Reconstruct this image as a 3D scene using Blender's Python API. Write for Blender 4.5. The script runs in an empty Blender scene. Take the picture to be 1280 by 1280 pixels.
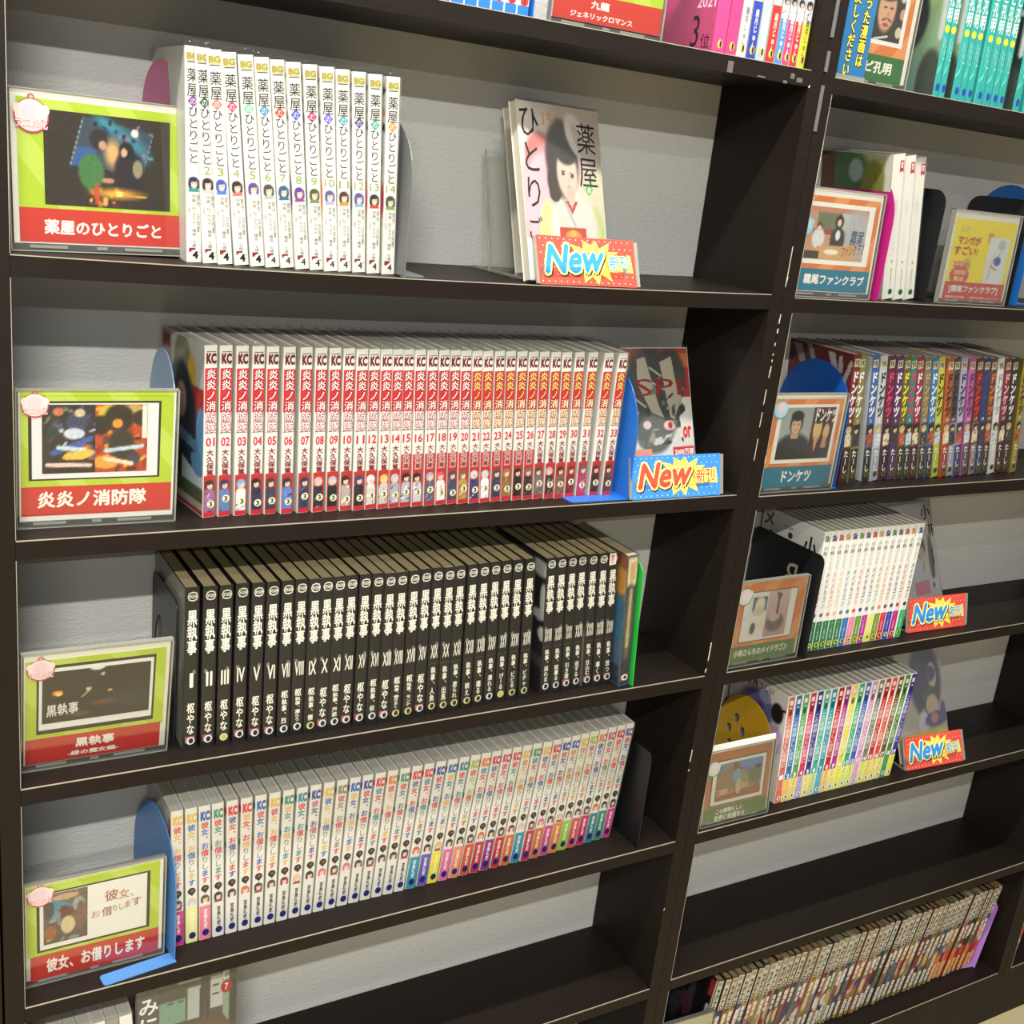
import bpy, math, random
import numpy as np
from mathutils import Matrix, Vector

random.seed(7)
RNG = np.random.RandomState(7)
SC = bpy.context.scene
ZO = 1.414                      # floor to the second shelf from the top
DEP = 0.157                     # bookcase depth (wall plane)

# ---------------------------------------------------------------- camera
f_, rx_, ry_, rz_ = 1422.23, -0.2993, 0.1149, 0.5550
def cam_axes(rx, ry, rz):
    c, s = math.cos, math.sin
    fwd = Vector((s(rz)*c(rx), c(rz)*c(rx), s(rx)))
    right = Vector((c(rz), -s(rz), 0.0))
    up = right.cross(fwd)
    return right*c(ry)+up*s(ry), -right*s(ry)+up*c(ry), fwd
R_, U_, F_ = cam_axes(rx_, ry_, rz_)
cam = bpy.data.cameras.new('camera'); co = bpy.data.objects.new('camera', cam)
SC.collection.objects.link(co); SC.camera = co
cam.sensor_width = 36.0; cam.lens = 36.0*f_/1280.0; cam.clip_start = 0.02
m = Matrix(((R_.x, U_.x, -F_.x, -0.1320), (R_.y, U_.y, -F_.y, -1.0685),
            (R_.z, U_.z, -F_.z, 0.12445+ZO), (0, 0, 0, 1)))
co.matrix_world = m

# ---------------------------------------------------------------- world, lights, exposure
W = bpy.data.worlds.new('room_ambience'); SC.world = W; W.use_nodes = True
W.node_tree.nodes['Background'].inputs[0].default_value = (1.0, 0.95, 0.83, 1)
W.node_tree.nodes['Background'].inputs[1].default_value = 0.25
SC.view_settings.view_transform = 'Standard'; SC.view_settings.look = 'None'
SC.view_settings.gamma = 1.0; SC.view_settings.exposure = 0.12
SC.view_settings.use_curve_mapping = False
SC.cycles.transparent_max_bounces = 40
SC.cycles.max_bounces = 6

def tube(name, x, y, length, power, col=(1.0, 0.99, 0.945)):
    l = bpy.data.lights.new(name, 'AREA'); l.shape = 'RECTANGLE'
    l.size = length; l.size_y = 0.05; l.energy = power; l.color = col
    o = bpy.data.objects.new(name, l); SC.collection.objects.link(o)
    o.location = (x, y, 2.36)
tube('ceiling_tube', -0.30, -1.22, 0.7, 10)
tube('ceiling_tube', -0.50, -1.70, 0.7, 62)
tube('ceiling_tube', -1.00, -3.00, 1.6, 52)
tube('ceiling_tube', 0.35, -0.42, 2.6, 50)  # added close to the shelves to brighten the spines, leaving the wall shaded

# ---------------------------------------------------------------- materials
def lin(c):
    c = c/255.0
    return c/12.92 if c <= 0.04045 else ((c+0.055)/1.055)**2.4
def rgb(c):
    return (lin(c[0]), lin(c[1]), lin(c[2]), 1.0)
_m = {}
def mat(name, col, rough=0.5, spec=0.5, metal=0.0, coat=0.0):
    k = ('m', name, tuple(col), rough, spec, metal, coat)
    if k in _m: return _m[k]
    M = bpy.data.materials.new(name); M.use_nodes = True
    b = M.node_tree.nodes['Principled BSDF']
    b.inputs['Base Color'].default_value = rgb(col)
    b.inputs['Roughness'].default_value = rough
    b.inputs['Specular IOR Level'].default_value = spec
    b.inputs['Metallic'].default_value = metal
    b.inputs['Coat Weight'].default_value = coat
    _m[k] = M
    return M
def ink(col): return mat('ink', col, 0.45, 0.3)

def node_mat(name, build):
    M = bpy.data.materials.new(name); M.use_nodes = True
    nt = M.node_tree; b = nt.nodes['Principled BSDF']
    build(nt, b); return M
def N(nt, t, **kw):
    n = nt.nodes.new(t)
    for k, v in kw.items():
        if k in n.inputs: n.inputs[k].default_value = v
        else: setattr(n, k, v)
    return n

def b_wall(nt, b):
    tc = N(nt, 'ShaderNodeTexCoord')
    mp = N(nt, 'ShaderNodeMapping'); mp.inputs['Scale'].default_value = (90, 90, 420)
    n1 = N(nt, 'ShaderNodeTexNoise', Scale=1.0, Detail=3.0, Roughness=0.6)
    n2 = N(nt, 'ShaderNodeTexNoise', Scale=330.0, Detail=2.0)
    add = N(nt, 'ShaderNodeMath', operation='ADD')
    bp = N(nt, 'ShaderNodeBump', Strength=0.5, Distance=0.0016)
    L = nt.links.new
    L(tc.outputs['Object'], mp.inputs[0]); L(mp.outputs[0], n1.inputs['Vector'])
    L(tc.outputs['Object'], n2.inputs['Vector'])
    L(n1.outputs[0], add.inputs[0]); L(n2.outputs[0], add.inputs[1])
    L(add.outputs[0], bp.inputs['Height']); L(bp.outputs[0], b.inputs['Normal'])
    n3 = N(nt, 'ShaderNodeTexNoise', Scale=6.0)
    cr = N(nt, 'ShaderNodeMix', data_type='RGBA')
    cr.inputs[6].default_value = rgb((192, 191, 185)); cr.inputs[7].default_value = rgb((203, 202, 197))
    L(n3.outputs[0], cr.inputs[0]); L(cr.outputs[2], b.inputs['Base Color'])
    b.inputs['Roughness'].default_value = 0.75; b.inputs['Specular IOR Level'].default_value = 0.25
M_wall = node_mat('embossed_wallpaper', b_wall)

def b_wood(nt, b):
    L = nt.links.new
    tc = N(nt, 'ShaderNodeTexCoord')
    mp = N(nt, 'ShaderNodeMapping'); mp.inputs['Scale'].default_value = (3, 40, 40)
    n1 = N(nt, 'ShaderNodeTexNoise', Scale=4.0, Detail=6.0, Roughness=0.6)
    n2 = N(nt, 'ShaderNodeTexNoise', Scale=14.0, Detail=4.0)
    mx = N(nt, 'ShaderNodeMix', data_type='RGBA')
    mx.inputs[6].default_value = rgb((22, 17, 14)); mx.inputs[7].default_value = rgb((33, 26, 21))
    L(tc.outputs['Object'], mp.inputs[0]); L(mp.outputs[0], n1.inputs['Vector']); L(tc.outputs['Object'], n2.inputs['Vector'])
    L(n1.outputs[0], mx.inputs[0]); L(mx.outputs[2], b.inputs['Base Color'])
    mr = N(nt, 'ShaderNodeMapRange'); mr.inputs['To Min'].default_value = 0.38; mr.inputs['To Max'].default_value = 0.56
    L(n2.outputs[0], mr.inputs[0]); L(mr.outputs[0], b.inputs['Roughness'])
    b.inputs['Specular IOR Level'].default_value = 0.16
M_wood = node_mat('dark_laminate', b_wood)
M_edge = mat('pale_edge_banding', (150, 143, 126), 0.35, 0.6)  # pale tone for the thin strips along shelf and panel edges

def b_floor(nt, b):
    L = nt.links.new
    tc = N(nt, 'ShaderNodeTexCoord')
    n1 = N(nt, 'ShaderNodeTexNoise', Scale=22.0, Detail=8.0, Roughness=0.7)
    mx = N(nt, 'ShaderNodeMix', data_type='RGBA')
    mx.inputs[6].default_value = rgb((176, 158, 120)); mx.inputs[7].default_value = rgb((206, 188, 148))
    L(tc.outputs['Object'], n1.inputs['Vector']); L(n1.outputs[0], mx.inputs[0]); L(mx.outputs[2], b.inputs['Base Color'])
    b.inputs['Roughness'].default_value = 0.4
M_floor = node_mat('beige_vinyl_tile', b_floor)

def pages_mat(c0, c1):
    def f(nt, b):
        L = nt.links.new
        tc = N(nt, 'ShaderNodeTexCoord')
        mp = N(nt, 'ShaderNodeMapping'); mp.inputs['Scale'].default_value = (2200, 3, 3)
        n1 = N(nt, 'ShaderNodeTexNoise', Scale=1.0, Detail=2.0)
        mx = N(nt, 'ShaderNodeMix', data_type='RGBA')
        mx.inputs[6].default_value = rgb(c0); mx.inputs[7].default_value = rgb(c1)
        L(tc.outputs['Object'], mp.inputs[0]); L(mp.outputs[0], n1.inputs['Vector']); L(n1.outputs[0], mx.inputs[0])
        L(mx.outputs[2], b.inputs['Base Color']); b.inputs['Roughness'].default_value = 0.9
    return node_mat('page_edges', f)
P_white = pages_mat((150, 142, 122), (205, 198, 178))
P_tan = pages_mat((120, 104, 66), (190, 174, 128))
P_grey = pages_mat((140, 134, 118), (208, 203, 188))

def clear_mat(name, tint, haze, hazecol, gloss=0.09, rough=0.08):
    M = bpy.data.materials.new(name); M.use_nodes = True
    nt = M.node_tree; nt.nodes.remove(nt.nodes['Principled BSDF']); L = nt.links.new
    out = nt.nodes['Material Output']
    tr = N(nt, 'ShaderNodeBsdfTransparent'); tr.inputs[0].default_value = rgb(tint)
    df = N(nt, 'ShaderNodeBsdfDiffuse'); df.inputs[0].default_value = rgb(hazecol)
    gl = N(nt, 'ShaderNodeBsdfGlossy'); gl.inputs['Roughness'].default_value = rough
    m1 = N(nt, 'ShaderNodeMixShader'); m1.inputs[0].default_value = haze
    m2 = N(nt, 'ShaderNodeMixShader')
    lw = N(nt, 'ShaderNodeLayerWeight'); lw.inputs[0].default_value = 0.25
    mr = N(nt, 'ShaderNodeMapRange'); mr.inputs['To Min'].default_value = gloss*0.35; mr.inputs['To Max'].default_value = gloss*5
    L(tr.outputs[0], m1.inputs[1]); L(df.outputs[0], m1.inputs[2])
    L(lw.outputs['Fresnel'], mr.inputs[0]); L(mr.outputs[0], m2.inputs[0])
    L(m1.outputs[0], m2.inputs[1]); L(gl.outputs[0], m2.inputs[2]); L(m2.outputs[0], out.inputs[0])
    return M
M_sleeve = clear_mat('clear_vinyl', (253, 253, 252), 0.016, (205, 205, 196), 0.09, 0.12)
M_clear = clear_mat('clear_acrylic', (253, 253, 251), 0.007, (205, 208, 200), 0.10, 0.04)
M_aedge = clear_mat('acrylic_edge', (215, 216, 206), 0.35, (205, 203, 190), 0.2, 0.15)

def printed_mat():
    def f(nt, b):
        a = N(nt, 'ShaderNodeVertexColor'); a.layer_name = 'Col'
        nt.links.new(a.outputs[0], b.inputs['Base Color'])
        b.inputs['Roughness'].default_value = 0.4; b.inputs['Specular IOR Level'].default_value = 0.35
    return node_mat('printed_picture', f)
M_print = printed_mat()

def stripe_mat(c0, c1, nrm):
    def f(nt, b):
        L = nt.links.new
        tc = N(nt, 'ShaderNodeTexCoord')
        w = N(nt, 'ShaderNodeTexWave', wave_type='BANDS', bands_direction='DIAGONAL', Scale=11.0, Distortion=0.0)
        mp = N(nt, 'ShaderNodeMapping'); mp.inputs['Rotation'].default_value = (0, 0, 0)
        mp.inputs['Scale'].default_value = nrm
        rp = nt.nodes.new('ShaderNodeValToRGB'); rp.color_ramp.interpolation = 'CONSTANT'
        rp.color_ramp.elements[0].color = rgb(c0); rp.color_ramp.elements[1].color = rgb(c1)
        rp.color_ramp.elements[1].position = 0.62
        L(tc.outputs['Object'], mp.inputs[0]); L(mp.outputs[0], w.inputs['Vector']); L(w.outputs[0], rp.inputs[0])
        L(rp.outputs[0], b.inputs['Base Color']); b.inputs['Roughness'].default_value = 0.5
    return node_mat('striped_paper', f)
M_green = stripe_mat((176, 200, 44), (190, 211, 84), (1, 0, 0.8))
M_orange = stripe_mat((214, 122, 58), (226, 150, 92), (-1, 0, 0.8))

# ---------------------------------------------------------------- mesh helpers
def obj(name, me, parent=None, loc=None, label=None, kind=None):
    o = bpy.data.objects.new(name, me); SC.collection.objects.link(o)
    if parent is not None: o.parent = parent
    if loc is not None: o.location = loc
    if label: o['label'] = label
    if kind: o['kind'] = kind
    return o
def tag(o, label, cat, group=None):
    o['label'] = label; o['category'] = cat
    if group: o['group'] = group
    return o
def thing(name, label, cat, loc=(0, 0, 0), rot=(0, 0, 0), group=None):
    o = bpy.data.objects.new(name, None); o.empty_display_size = 0.02
    SC.collection.objects.link(o); o.location = loc; o.rotation_euler = rot
    return tag(o, label, cat, group)

class MB:
    def __init__(s): s.v = []; s.f = []; s.mi = []; s.ms = []
    def midx(s, m):
        if m not in s.ms: s.ms.append(m)
        return s.ms.index(m)
    def add(s, v, f, m):
        b = len(s.v); k = s.midx(m); s.v += [tuple(q) for q in v]
        for q in f: s.f.append(tuple(b+i for i in q)); s.mi.append(k)
    def box(s, x0, x1, y0, y1, z0, z1, m):
        s.add([(x0,y0,z0),(x1,y0,z0),(x1,y1,z0),(x0,y1,z0),(x0,y0,z1),(x1,y0,z1),(x1,y1,z1),(x0,y1,z1)],
              [(0,3,2,1),(4,5,6,7),(0,1,5,4),(1,2,6,5),(2,3,7,6),(3,0,4,7)], m)
    def me(s, name='mesh', smooth=False):
        me = bpy.data.meshes.new(name); me.from_pydata(s.v, [], s.f)
        for q in s.ms: me.materials.append(q)
        me.polygons.foreach_set('material_index', s.mi)
        if smooth: me.polygons.foreach_set('use_smooth', [True]*len(s.f))
        me.update(); return me
def boxmesh(x0, x1, y0, y1, z0, z1, m):
    b = MB(); b.box(x0, x1, y0, y1, z0, z1, m); return b.me()
def extrude(poly, t, m, plane='yz', hole=None, base=0.0):
    """solid plate from a 2D outline; plane yz -> thickness along x; xz -> thickness along y"""
    import bmesh
    bm = bmesh.new()
    def P(a, b): return (base, a, b) if plane == 'yz' else ((a, base, b) if plane == 'xz' else (a, b, base))
    ed = []
    for ring in [poly]+(hole or []):
        vs = [bm.verts.new(P(*q)) for q in ring]
        for i in range(len(vs)): ed.append(bm.edges.new((vs[i], vs[(i+1) % len(vs)])))
    r = bmesh.ops.triangle_fill(bm, edges=ed, use_beauty=True)
    fs = [g for g in r['geom'] if isinstance(g, bmesh.types.BMFace)]
    ex = bmesh.ops.extrude_face_region(bm, geom=fs)
    d = Vector((t, 0, 0)) if plane == 'yz' else (Vector((0, t, 0)) if plane == 'xz' else Vector((0, 0, t)))
    bmesh.ops.translate(bm, verts=[g for g in ex['geom'] if isinstance(g, bmesh.types.BMVert)], vec=d)
    bmesh.ops.recalc_face_normals(bm, faces=bm.faces)
    me = bpy.data.meshes.new('plate'); bm.to_mesh(me); bm.free(); me.materials.append(m); return me
def rrect(x0, x1, y0, y1, r, n=5, corners=(1, 1, 1, 1)):
    pts = []
    for (cx, cy, a0, on) in ((x1-r, y0+r, -90, corners[0]), (x1-r, y1-r, 0, corners[1]), (x0+r, y1-r, 90, corners[2]), (x0+r, y0+r, 180, corners[3])):
        if on:
            for i in range(n+1):
                a = math.radians(a0+90*i/n); pts.append((cx+r*math.cos(a), cy+r*math.sin(a)))
        else:
            pts.append((x1 if cx > (x0+x1)/2 else x0, y1 if cy > (y0+y1)/2 else y0))
    return pts
def ell(cx, cy, rx, ry, n=20):
    return [(cx+rx*math.cos(2*math.pi*i/n), cy+ry*math.sin(2*math.pi*i/n)) for i in range(n)]

# ---------------------------------------------------------------- lettering
_g = {}
def glyph(s, off=0.0):
    k = (s, off)
    if k in _g: return _g[k]
    cu = bpy.data.curves.new('t', 'FONT'); cu.body = s; cu.offset = off; cu.resolution_u = 2
    ob = bpy.data.objects.new('t', cu); me = bpy.data.meshes.new_from_object(ob)
    v = np.array([tuple(x.co)[:2] for x in me.vertices]) if len(me.vertices) else np.zeros((0, 2))
    f = [tuple(p.vertices) for p in me.polygons]
    bpy.data.objects.remove(ob); bpy.data.curves.remove(cu); bpy.data.meshes.remove(me)
    _g[k] = (v, f); return _g[k]

def boldset(off):
    if off < 0.009: return [(0, 0)]
    r = off*0.8; q = r*0.75
    if off < 0.06: return [(0, 0), (r, 0), (-r, 0), (0, r), (0, -r)]
    return [(0, 0), (r, 0), (-r, 0), (0, r), (0, -r), (q, q), (q, -q), (-q, q), (-q, -q)]
class Flat:
    """flat print: shapes in (a right, b up), stacked in thin layers"""
    def __init__(s, y0=-0.00016, step=0.00005): s.items = []; s.y0 = y0; s.step = step
    def poly(s, pts, col, layer=0):
        s.items.append((np.array(pts), [tuple(range(len(pts)))], ink(col) if isinstance(col, tuple) else col, layer)); return s
    def rect(s, x0, x1, z0, z1, col, layer=0): return s.poly([(x0, z0), (x1, z0), (x1, z1), (x0, z1)], col, layer)
    def disc(s, cx, cy, r, col, layer=0, ry=None, n=14):
        return s.poly(ell(cx, cy, r, ry or r, n), col, layer)
    def ring(s, cx, cy, r, w, col, layer=0, n=16):
        a = ell(cx, cy, r, r, n); b = ell(cx, cy, r-w, r-w, n)
        s.items.append((np.array(a+b), [(i, (i+1) % n, n+(i+1) % n, n+i) for i in range(n)], ink(col), layer)); return s
    def raw(s, v, f, col, layer):
        if len(v): s.items.append((v, f, ink(col) if isinstance(col, tuple) else col, layer))
    def vtext(s, txt, cx, ztop, w, pitch, col, layer=1, off=0.02, cols=None, hs=1.0):
        for i, ch in enumerate(txt):
            if ch in ' 　': continue
            v, f = glyph(ch); v = v.copy()
            if len(v) == 0: continue
            lo, hi = v.min(0), v.max(0)
            if ch in 'ーｰ～…-−': 
                v = np.stack([-(v[:, 1]-0.38)+0.5, (v[:, 0]-0.5)+0.38], 1) if ch != '-' else v
                f = [q for q in f]
            elif ord(ch) < 256: v[:, 0] += 0.5-(lo[0]+hi[0])/2
            elif ch in '、。': v[:, 0] += 0.55; v[:, 1] += 0.5
            x = (v[:, 0]-0.5)*w+cx; z = ztop-i*pitch-pitch*0.5+(v[:, 1]-0.38)*pitch*hs
            for kk, (dx, dz) in enumerate(boldset(off)): s.raw(np.stack([x+dx*w, z+dz*pitch], 1), f, cols[i % len(cols)] if cols else col, layer+kk*.09)
        return s
    def htext(s, txt, x0, x1, z0, z1, col, layer=1, off=0.02, shear=0.0, slope=0.0):
        v, f = glyph(txt)
        if len(v) == 0: return s
        lo, hi = v.min(0), v.max(0); em = hi-lo; v = (v-lo)/em
        x = x0+v[:, 0]*(x1-x0)+shear*(v[:, 1]-0.5)*(z1-z0); z = z0+v[:, 1]*(z1-z0)+slope*(x-x0)
        for kk, (dx, dz) in enumerate(boldset(off)): s.raw(np.stack([x+dx*(x1-x0)/em[0], z+dz*(z1-z0)/em[1]], 1), f, col, layer+kk*.09)
        return s
    def mesh(s, plane='front', x=0.0, D=0.0):
        V = []; Fc = []; mi = []; ms = []
        for v, f, m_, ly in s.items:
            b = len(V); d = s.y0-ly*s.step
            if plane == 'front': V += [(a, d, z) for a, z in v.tolist()]
            elif plane == 'left': V += [(x+d, D-a, z) for a, z in v.tolist()]
            elif plane == 'up': V += [(a, z, -d) for a, z in v.tolist()]
            if m_ not in ms: ms.append(m_)
            k = ms.index(m_)
            for q in f: Fc.append(tuple(b+i for i in q)); mi.append(k)
        me = bpy.data.meshes.new('print'); me.from_pydata(V, [], Fc)
        for q in ms: me.materials.append(q)
        me.polygons.foreach_set('material_index', mi); me.update(); return me

# ---------------------------------------------------------------- pictures (flat colour prints)
def picture(x0, x1, z0, z1, nx, nz, bg, shapes, noise=0.0, plane='front', d=-0.0002, x=0.0, D=0.0, seed=1):
    U, V = np.meshgrid(np.linspace(0, 1, nx), np.linspace(0, 1, nz)); asp = (x1-x0)/(z1-z0)
    bg = np.array(bg, float)
    img = np.ones((nz, nx, 3))*bg[None, None, :] if bg.ndim == 1 else bg[0]*(1-V[..., None])+bg[1]*V[..., None]
    soft0 = 0.7/max(nx, nz)
    ext = []
    for s in shapes:
        if s[0] == 's':      # scatter of small printed dabs: ('s', x0, y0, x1, y1, count, size, palette)
            rr = random.Random(seed*7+len(ext))
            for _ in range(s[5]):
                ext.append(('e', rr.uniform(s[1], s[3]), rr.uniform(s[2], s[4]), s[6]*rr.uniform(.4, 1.3), s[6]*rr.uniform(.4, 1.5), rr.choice(s[7]), rr.uniform(0, 90), .25))
        else: ext.append(s)
    for s in ext:
        k = s[0]
        if k == 'e':
            _, cx, cy, rx, ry, col = s[:6]; rot = math.radians(s[6]) if len(s) > 6 else 0; sf = s[7] if len(s) > 7 else 0.12
            du, dv = (U-cx)*asp, (V-cy); a = (du*math.cos(rot)+dv*math.sin(rot))/(rx*asp); b = (-du*math.sin(rot)+dv*math.cos(rot))/ry
            r = np.sqrt(a*a+b*b); w = np.clip((1+sf-r)/(2*sf), 0, 1)
        elif k == 'r':
            _, a0, b0, a1, b1, col = s[:6]; sf = soft0
            w = np.clip((U-a0)/sf+.5, 0, 1)*np.clip((a1-U)/sf+.5, 0, 1)*np.clip((V-b0)/sf+.5, 0, 1)*np.clip((b1-V)/sf+.5, 0, 1)
        elif k == 'l':
            _, a0, b0, a1, b1, wd, col = s[:7]
            px, py = (U-a0)*asp, V-b0; lx, ly = (a1-a0)*asp, b1-b0; L2 = lx*lx+ly*ly+1e-9
            t = np.clip((px*lx+py*ly)/L2, 0, 1); dd = np.hypot(px-t*lx, py-t*ly); w = np.clip((wd-dd)/soft0+.5, 0, 1)
        elif k == 'p':     # polygon
            _, pts, col = s[:3]; w = np.zeros_like(U, bool); n = len(pts); j = n-1
            for i in range(n):
                xi, yi = pts[i]; xj, yj = pts[j]
                c = ((yi > V) != (yj > V)) & (U < (xj-xi)*(V-yi)/((yj-yi) or 1e-9)+xi); w ^= c; j = i
            w = w.astype(float)
        img = img*(1-w[..., None])+np.array(col, float)*w[..., None]
    if noise:
        rs = np.random.RandomState(seed); img = img+rs.uniform(-noise, noise, (nz, nx, 1))+rs.uniform(-noise, noise, (nz, nx, 3))*0.5
    img = np.clip(img, 0, 255)/255.0
    li = np.where(img <= 0.04045, img/12.92, ((img+0.055)/1.055)**2.4)
    A = x0+U*(x1-x0); B = z1-V*(z1-z0)
    if plane == 'front': P = np.stack([A, np.full_like(A, d), B], -1)
    else: P = np.stack([np.full_like(A, x+d), D-A, B], -1)
    P = P.reshape(-1, 3); idx = np.arange(nx*nz).reshape(nz, nx)
    Fc = np.stack([idx[1:, :-1], idx[1:, 1:], idx[:-1, 1:], idx[:-1, :-1]], -1).reshape(-1, 4)
    me = bpy.data.meshes.new('picture'); me.from_pydata(P.tolist(), [], Fc.tolist())
    ca = me.color_attributes.new('Col', 'FLOAT_COLOR', 'POINT')
    ca.data.foreach_set('color', np.concatenate([li, np.ones((nz, nx, 1))], -1).reshape(-1).astype(np.float32))
    me.materials.append(M_print); me.update(); return me
SKIN = (236, 206, 184)
def person(cx, cy, s, hair, cloth, skin=SKIN, asp=1.0):
    a = 1.0/asp
    return [('e', cx, cy+1.75*s, 1.15*s*a, 1.25*s, cloth), ('e', cx, cy-0.02*s, 0.78*s*a, 0.98*s, hair),
            ('e', cx, cy+0.18*s, 0.5*s*a, 0.68*s, skin), ('e', cx, cy-0.5*s, 0.62*s*a, 0.42*s, hair),
            ('e', cx-0.2*s*a, cy+0.15*s, 0.09*s*a, 0.1*s, (60, 40, 40)), ('e', cx+0.2*s*a, cy+0.15*s, 0.09*s*a, 0.1*s, (60, 40, 40))]

# ================================================================= ROOM
ZL = [0.2611, 0.0, -0.2603, -0.5211, -0.7843, -1.0417, -1.2990]
ZR = [0.2583, -0.0026, -0.2648, -0.5216, -0.7797, -1.0383, -1.2978]
TH = 0.0186
fl = obj('floor', boxmesh(-3, 5, -4.5, DEP, -0.02, 0, M_floor), kind='structure')
wl = obj('wall_back', boxmesh(-3, 5, DEP+0.0015, DEP+0.1, 0, 2.7, M_wall), kind='structure')

def sag(z, x):     # the second shelf of the left bookcase bows slightly under load
    if abs(z) < 1e-6: u = min(max(x/0.87, 0), 1); return -0.0034*4*u*(1-u)
    return 0.0

def bookcase(name, x0, x1, zs, label, shelves=True, vis=True):
    t = thing(name, label, 'bookcase', (x0, 0, 0)); tp = 0.0198; w = x1-x0
    H = ZO+0.545
    for a in ((-tp, 0.0), (w, w+tp)):
        p = obj('side_panel', boxmesh(a[0]+0.0003, a[1]-0.0003, 0, DEP, 0.0, H, M_wood), t)
    obj('top_panel', boxmesh(0.0, w, 0, DEP, H-TH, H, M_wood), t)
    for z in zs:
        zz = ZO+z; nseg = 16 if abs(z) < 1e-6 else 1
        b = MB(); e = MB(); g = 0.0009
        for i in range(nseg):
            xa, xb = w*i/nseg, w*(i+1)/nseg; sa, sb = sag(z, xa), sag(z, xb)
            def slab(B, y0, y1, za, zb, m_):
                B.add([(xa,y0,za+sa),(xb,y0,za+sb),(xb,y1,za+sb),(xa,y1,za+sa),(xa,y0,zb+sa),(xb,y0,zb+sb),(xb,y1,zb+sb),(xa,y1,zb+sa)],
                      [(0,3,2,1),(4,5,6,7),(0,1,5,4),(2,3,7,6)]+([(3,0,4,7)] if i == 0 else [])+([(1,2,6,5)] if i == nseg-1 else []), m_)
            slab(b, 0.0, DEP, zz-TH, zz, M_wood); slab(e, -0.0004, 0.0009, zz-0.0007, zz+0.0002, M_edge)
        sh = obj('shelf', b.me(), t); obj('edge_strip', e.me(), sh)
    for xe in (0.0, w):
        d = 0.0003
        for k in range(len(zs)):
            top = ZO+(zs[k-1]-TH if k else 0.52); bot = ZO+zs[k]
            if k == 0: continue
            obj('edge_strip', boxmesh(xe-d, xe+d, -0.0005, 0.0009, bot+0.001, top-0.001, M_edge if xe == 0.0 and k > 0 else M_wood), t)
    if len(zs) > 6: obj('kick_board', boxmesh(0, w, 0.0, 0.018, 0, ZO+zs[-1]-TH, M_wood), t)
    return t
bookcase('bookcase', 0.0, 0.87, ZL, 'dark brown bookcase filling the left of the wall, holding the red and black manga rows')
bookcase('bookcase', 0.9097, 1.7753, ZR, 'dark brown bookcase in the middle right, holding the thin-rowed manga and empty shelf')
bookcase('bookcase', 1.8149, 2.68, ZR, 'dark brown bookcase, only a sliver showing at the lower right edge')
bookcase('bookcase', -0.9016, -0.0416, ZL, 'dark brown bookcase whose side panel edge shows at the far left edge')

# chips, tape remnants on the pair of side panels
cb = MB(); M_chip = mat('chipped_laminate', (214, 204, 176), 0.7)
chips = [(0.8712, -0.485, 0.0016, 0.028), (0.870, -0.5127, 0.0014, 0.006), (0.8712, 0.243, 0.0018, 0.0028), (0.8706, -0.645, 0.0016, 0.02), (0.8709, -0.668, 0.0022, 0.0026),
         (0.8706, -0.90, 0.0018, 0.003), (0.8903, -0.094, 0.0008, 0.008), (0.8905, -0.03, 0.0010, 0.012), (0.8905, -0.045, 0.0012, 0.006), (0.8902, -0.062, 0.0009, 0.004), (0.8899, -0.075, 0.0010, 0.003),
         (0.8899, -0.083, 0.0010, 0.003), (0.8896, -0.10, 0.0009, 0.010), (0.8905, 0.035, 0.0007, 0.05), (0.8890, -0.13, 0.0008, 0.02), (0.8890, -0.16, 0.0007, 0.02), (0.8897, -0.20, 0.0006, 0.03),
         (0.8910, 0.02, 0.0011, 0.006), (0.9098, 0.16, 0.0005, 0.05), (0.9092, 1.2-ZO+0.0, 0.0006, 0.01)]
for x, z, w, h in chips:
    cb.add([(x-w/2, -0.0007, ZO+z-h/2), (x+w*.3, -0.0007, ZO+z-h/2*.8), (x+w/2, -0.0007, ZO+z+h/2), (x-w*.2, -0.0007, ZO+z+h/2*.9),
            (x-w/2, 0.0002, ZO+z-h/2), (x+w*.3, 0.0002, ZO+z-h/2*.8), (x+w/2, 0.0002, ZO+z+h/2), (x-w*.2, 0.0002, ZO+z+h/2*.9)],
           [(0,1,2,3),(4,7,6,5),(0,4,5,1),(1,5,6,2),(2,6,7,3),(3,7,4,0)], M_chip)
o = obj('paint_chip', cb.me(), kind='stuff'); tag(o, 'pale chips worn into the dark upright between the two bookcases', 'wear')
M_tape = mat('grey_tape', (92, 92, 90), 0.5)
for i, (x, z0, z1) in enumerate([(0.8925, 0.195, 0.247), (0.8925, 0.262, 0.285), (0.8925, 0.30, 0.37)]):
    o = obj('tape_strip', boxmesh(x-0.0028, x+0.0022, -0.0014, -0.0002, ZO+z0, ZO+z1, M_tape))
    tag(o, ['lowest short grey strip stuck on the seam between the bookcases', 'small torn grey scrap on the bookcase seam, between two longer strips',
            'grey strip at the top edge on the seam between bookcases'][i], 'tape', 'grey strips on the bookcase seam')
M_scuff = mat('tape_residue', (86, 80, 76), 0.8)
cs = MB()
for x, z, w, h in [(0.745, 0.249, 0.008, 0.012), (0.84, 0.251, 0.006, 0.006), (0.85, 0.248, 0.009, 0.005), (0.79, 0.2445, 0.012, 0.0016), (0.83, 0.2435, 0.006, 0.003)]:
    cs.box(x, x+w, -0.0003, 0.0001, ZO+z-h/2, ZO+z+h/2, M_scuff)
o = obj('glue_residue', cs.me(), kind='stuff'); tag(o, 'greyish tape residue on the front of the top left shelf', 'wear')

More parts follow.
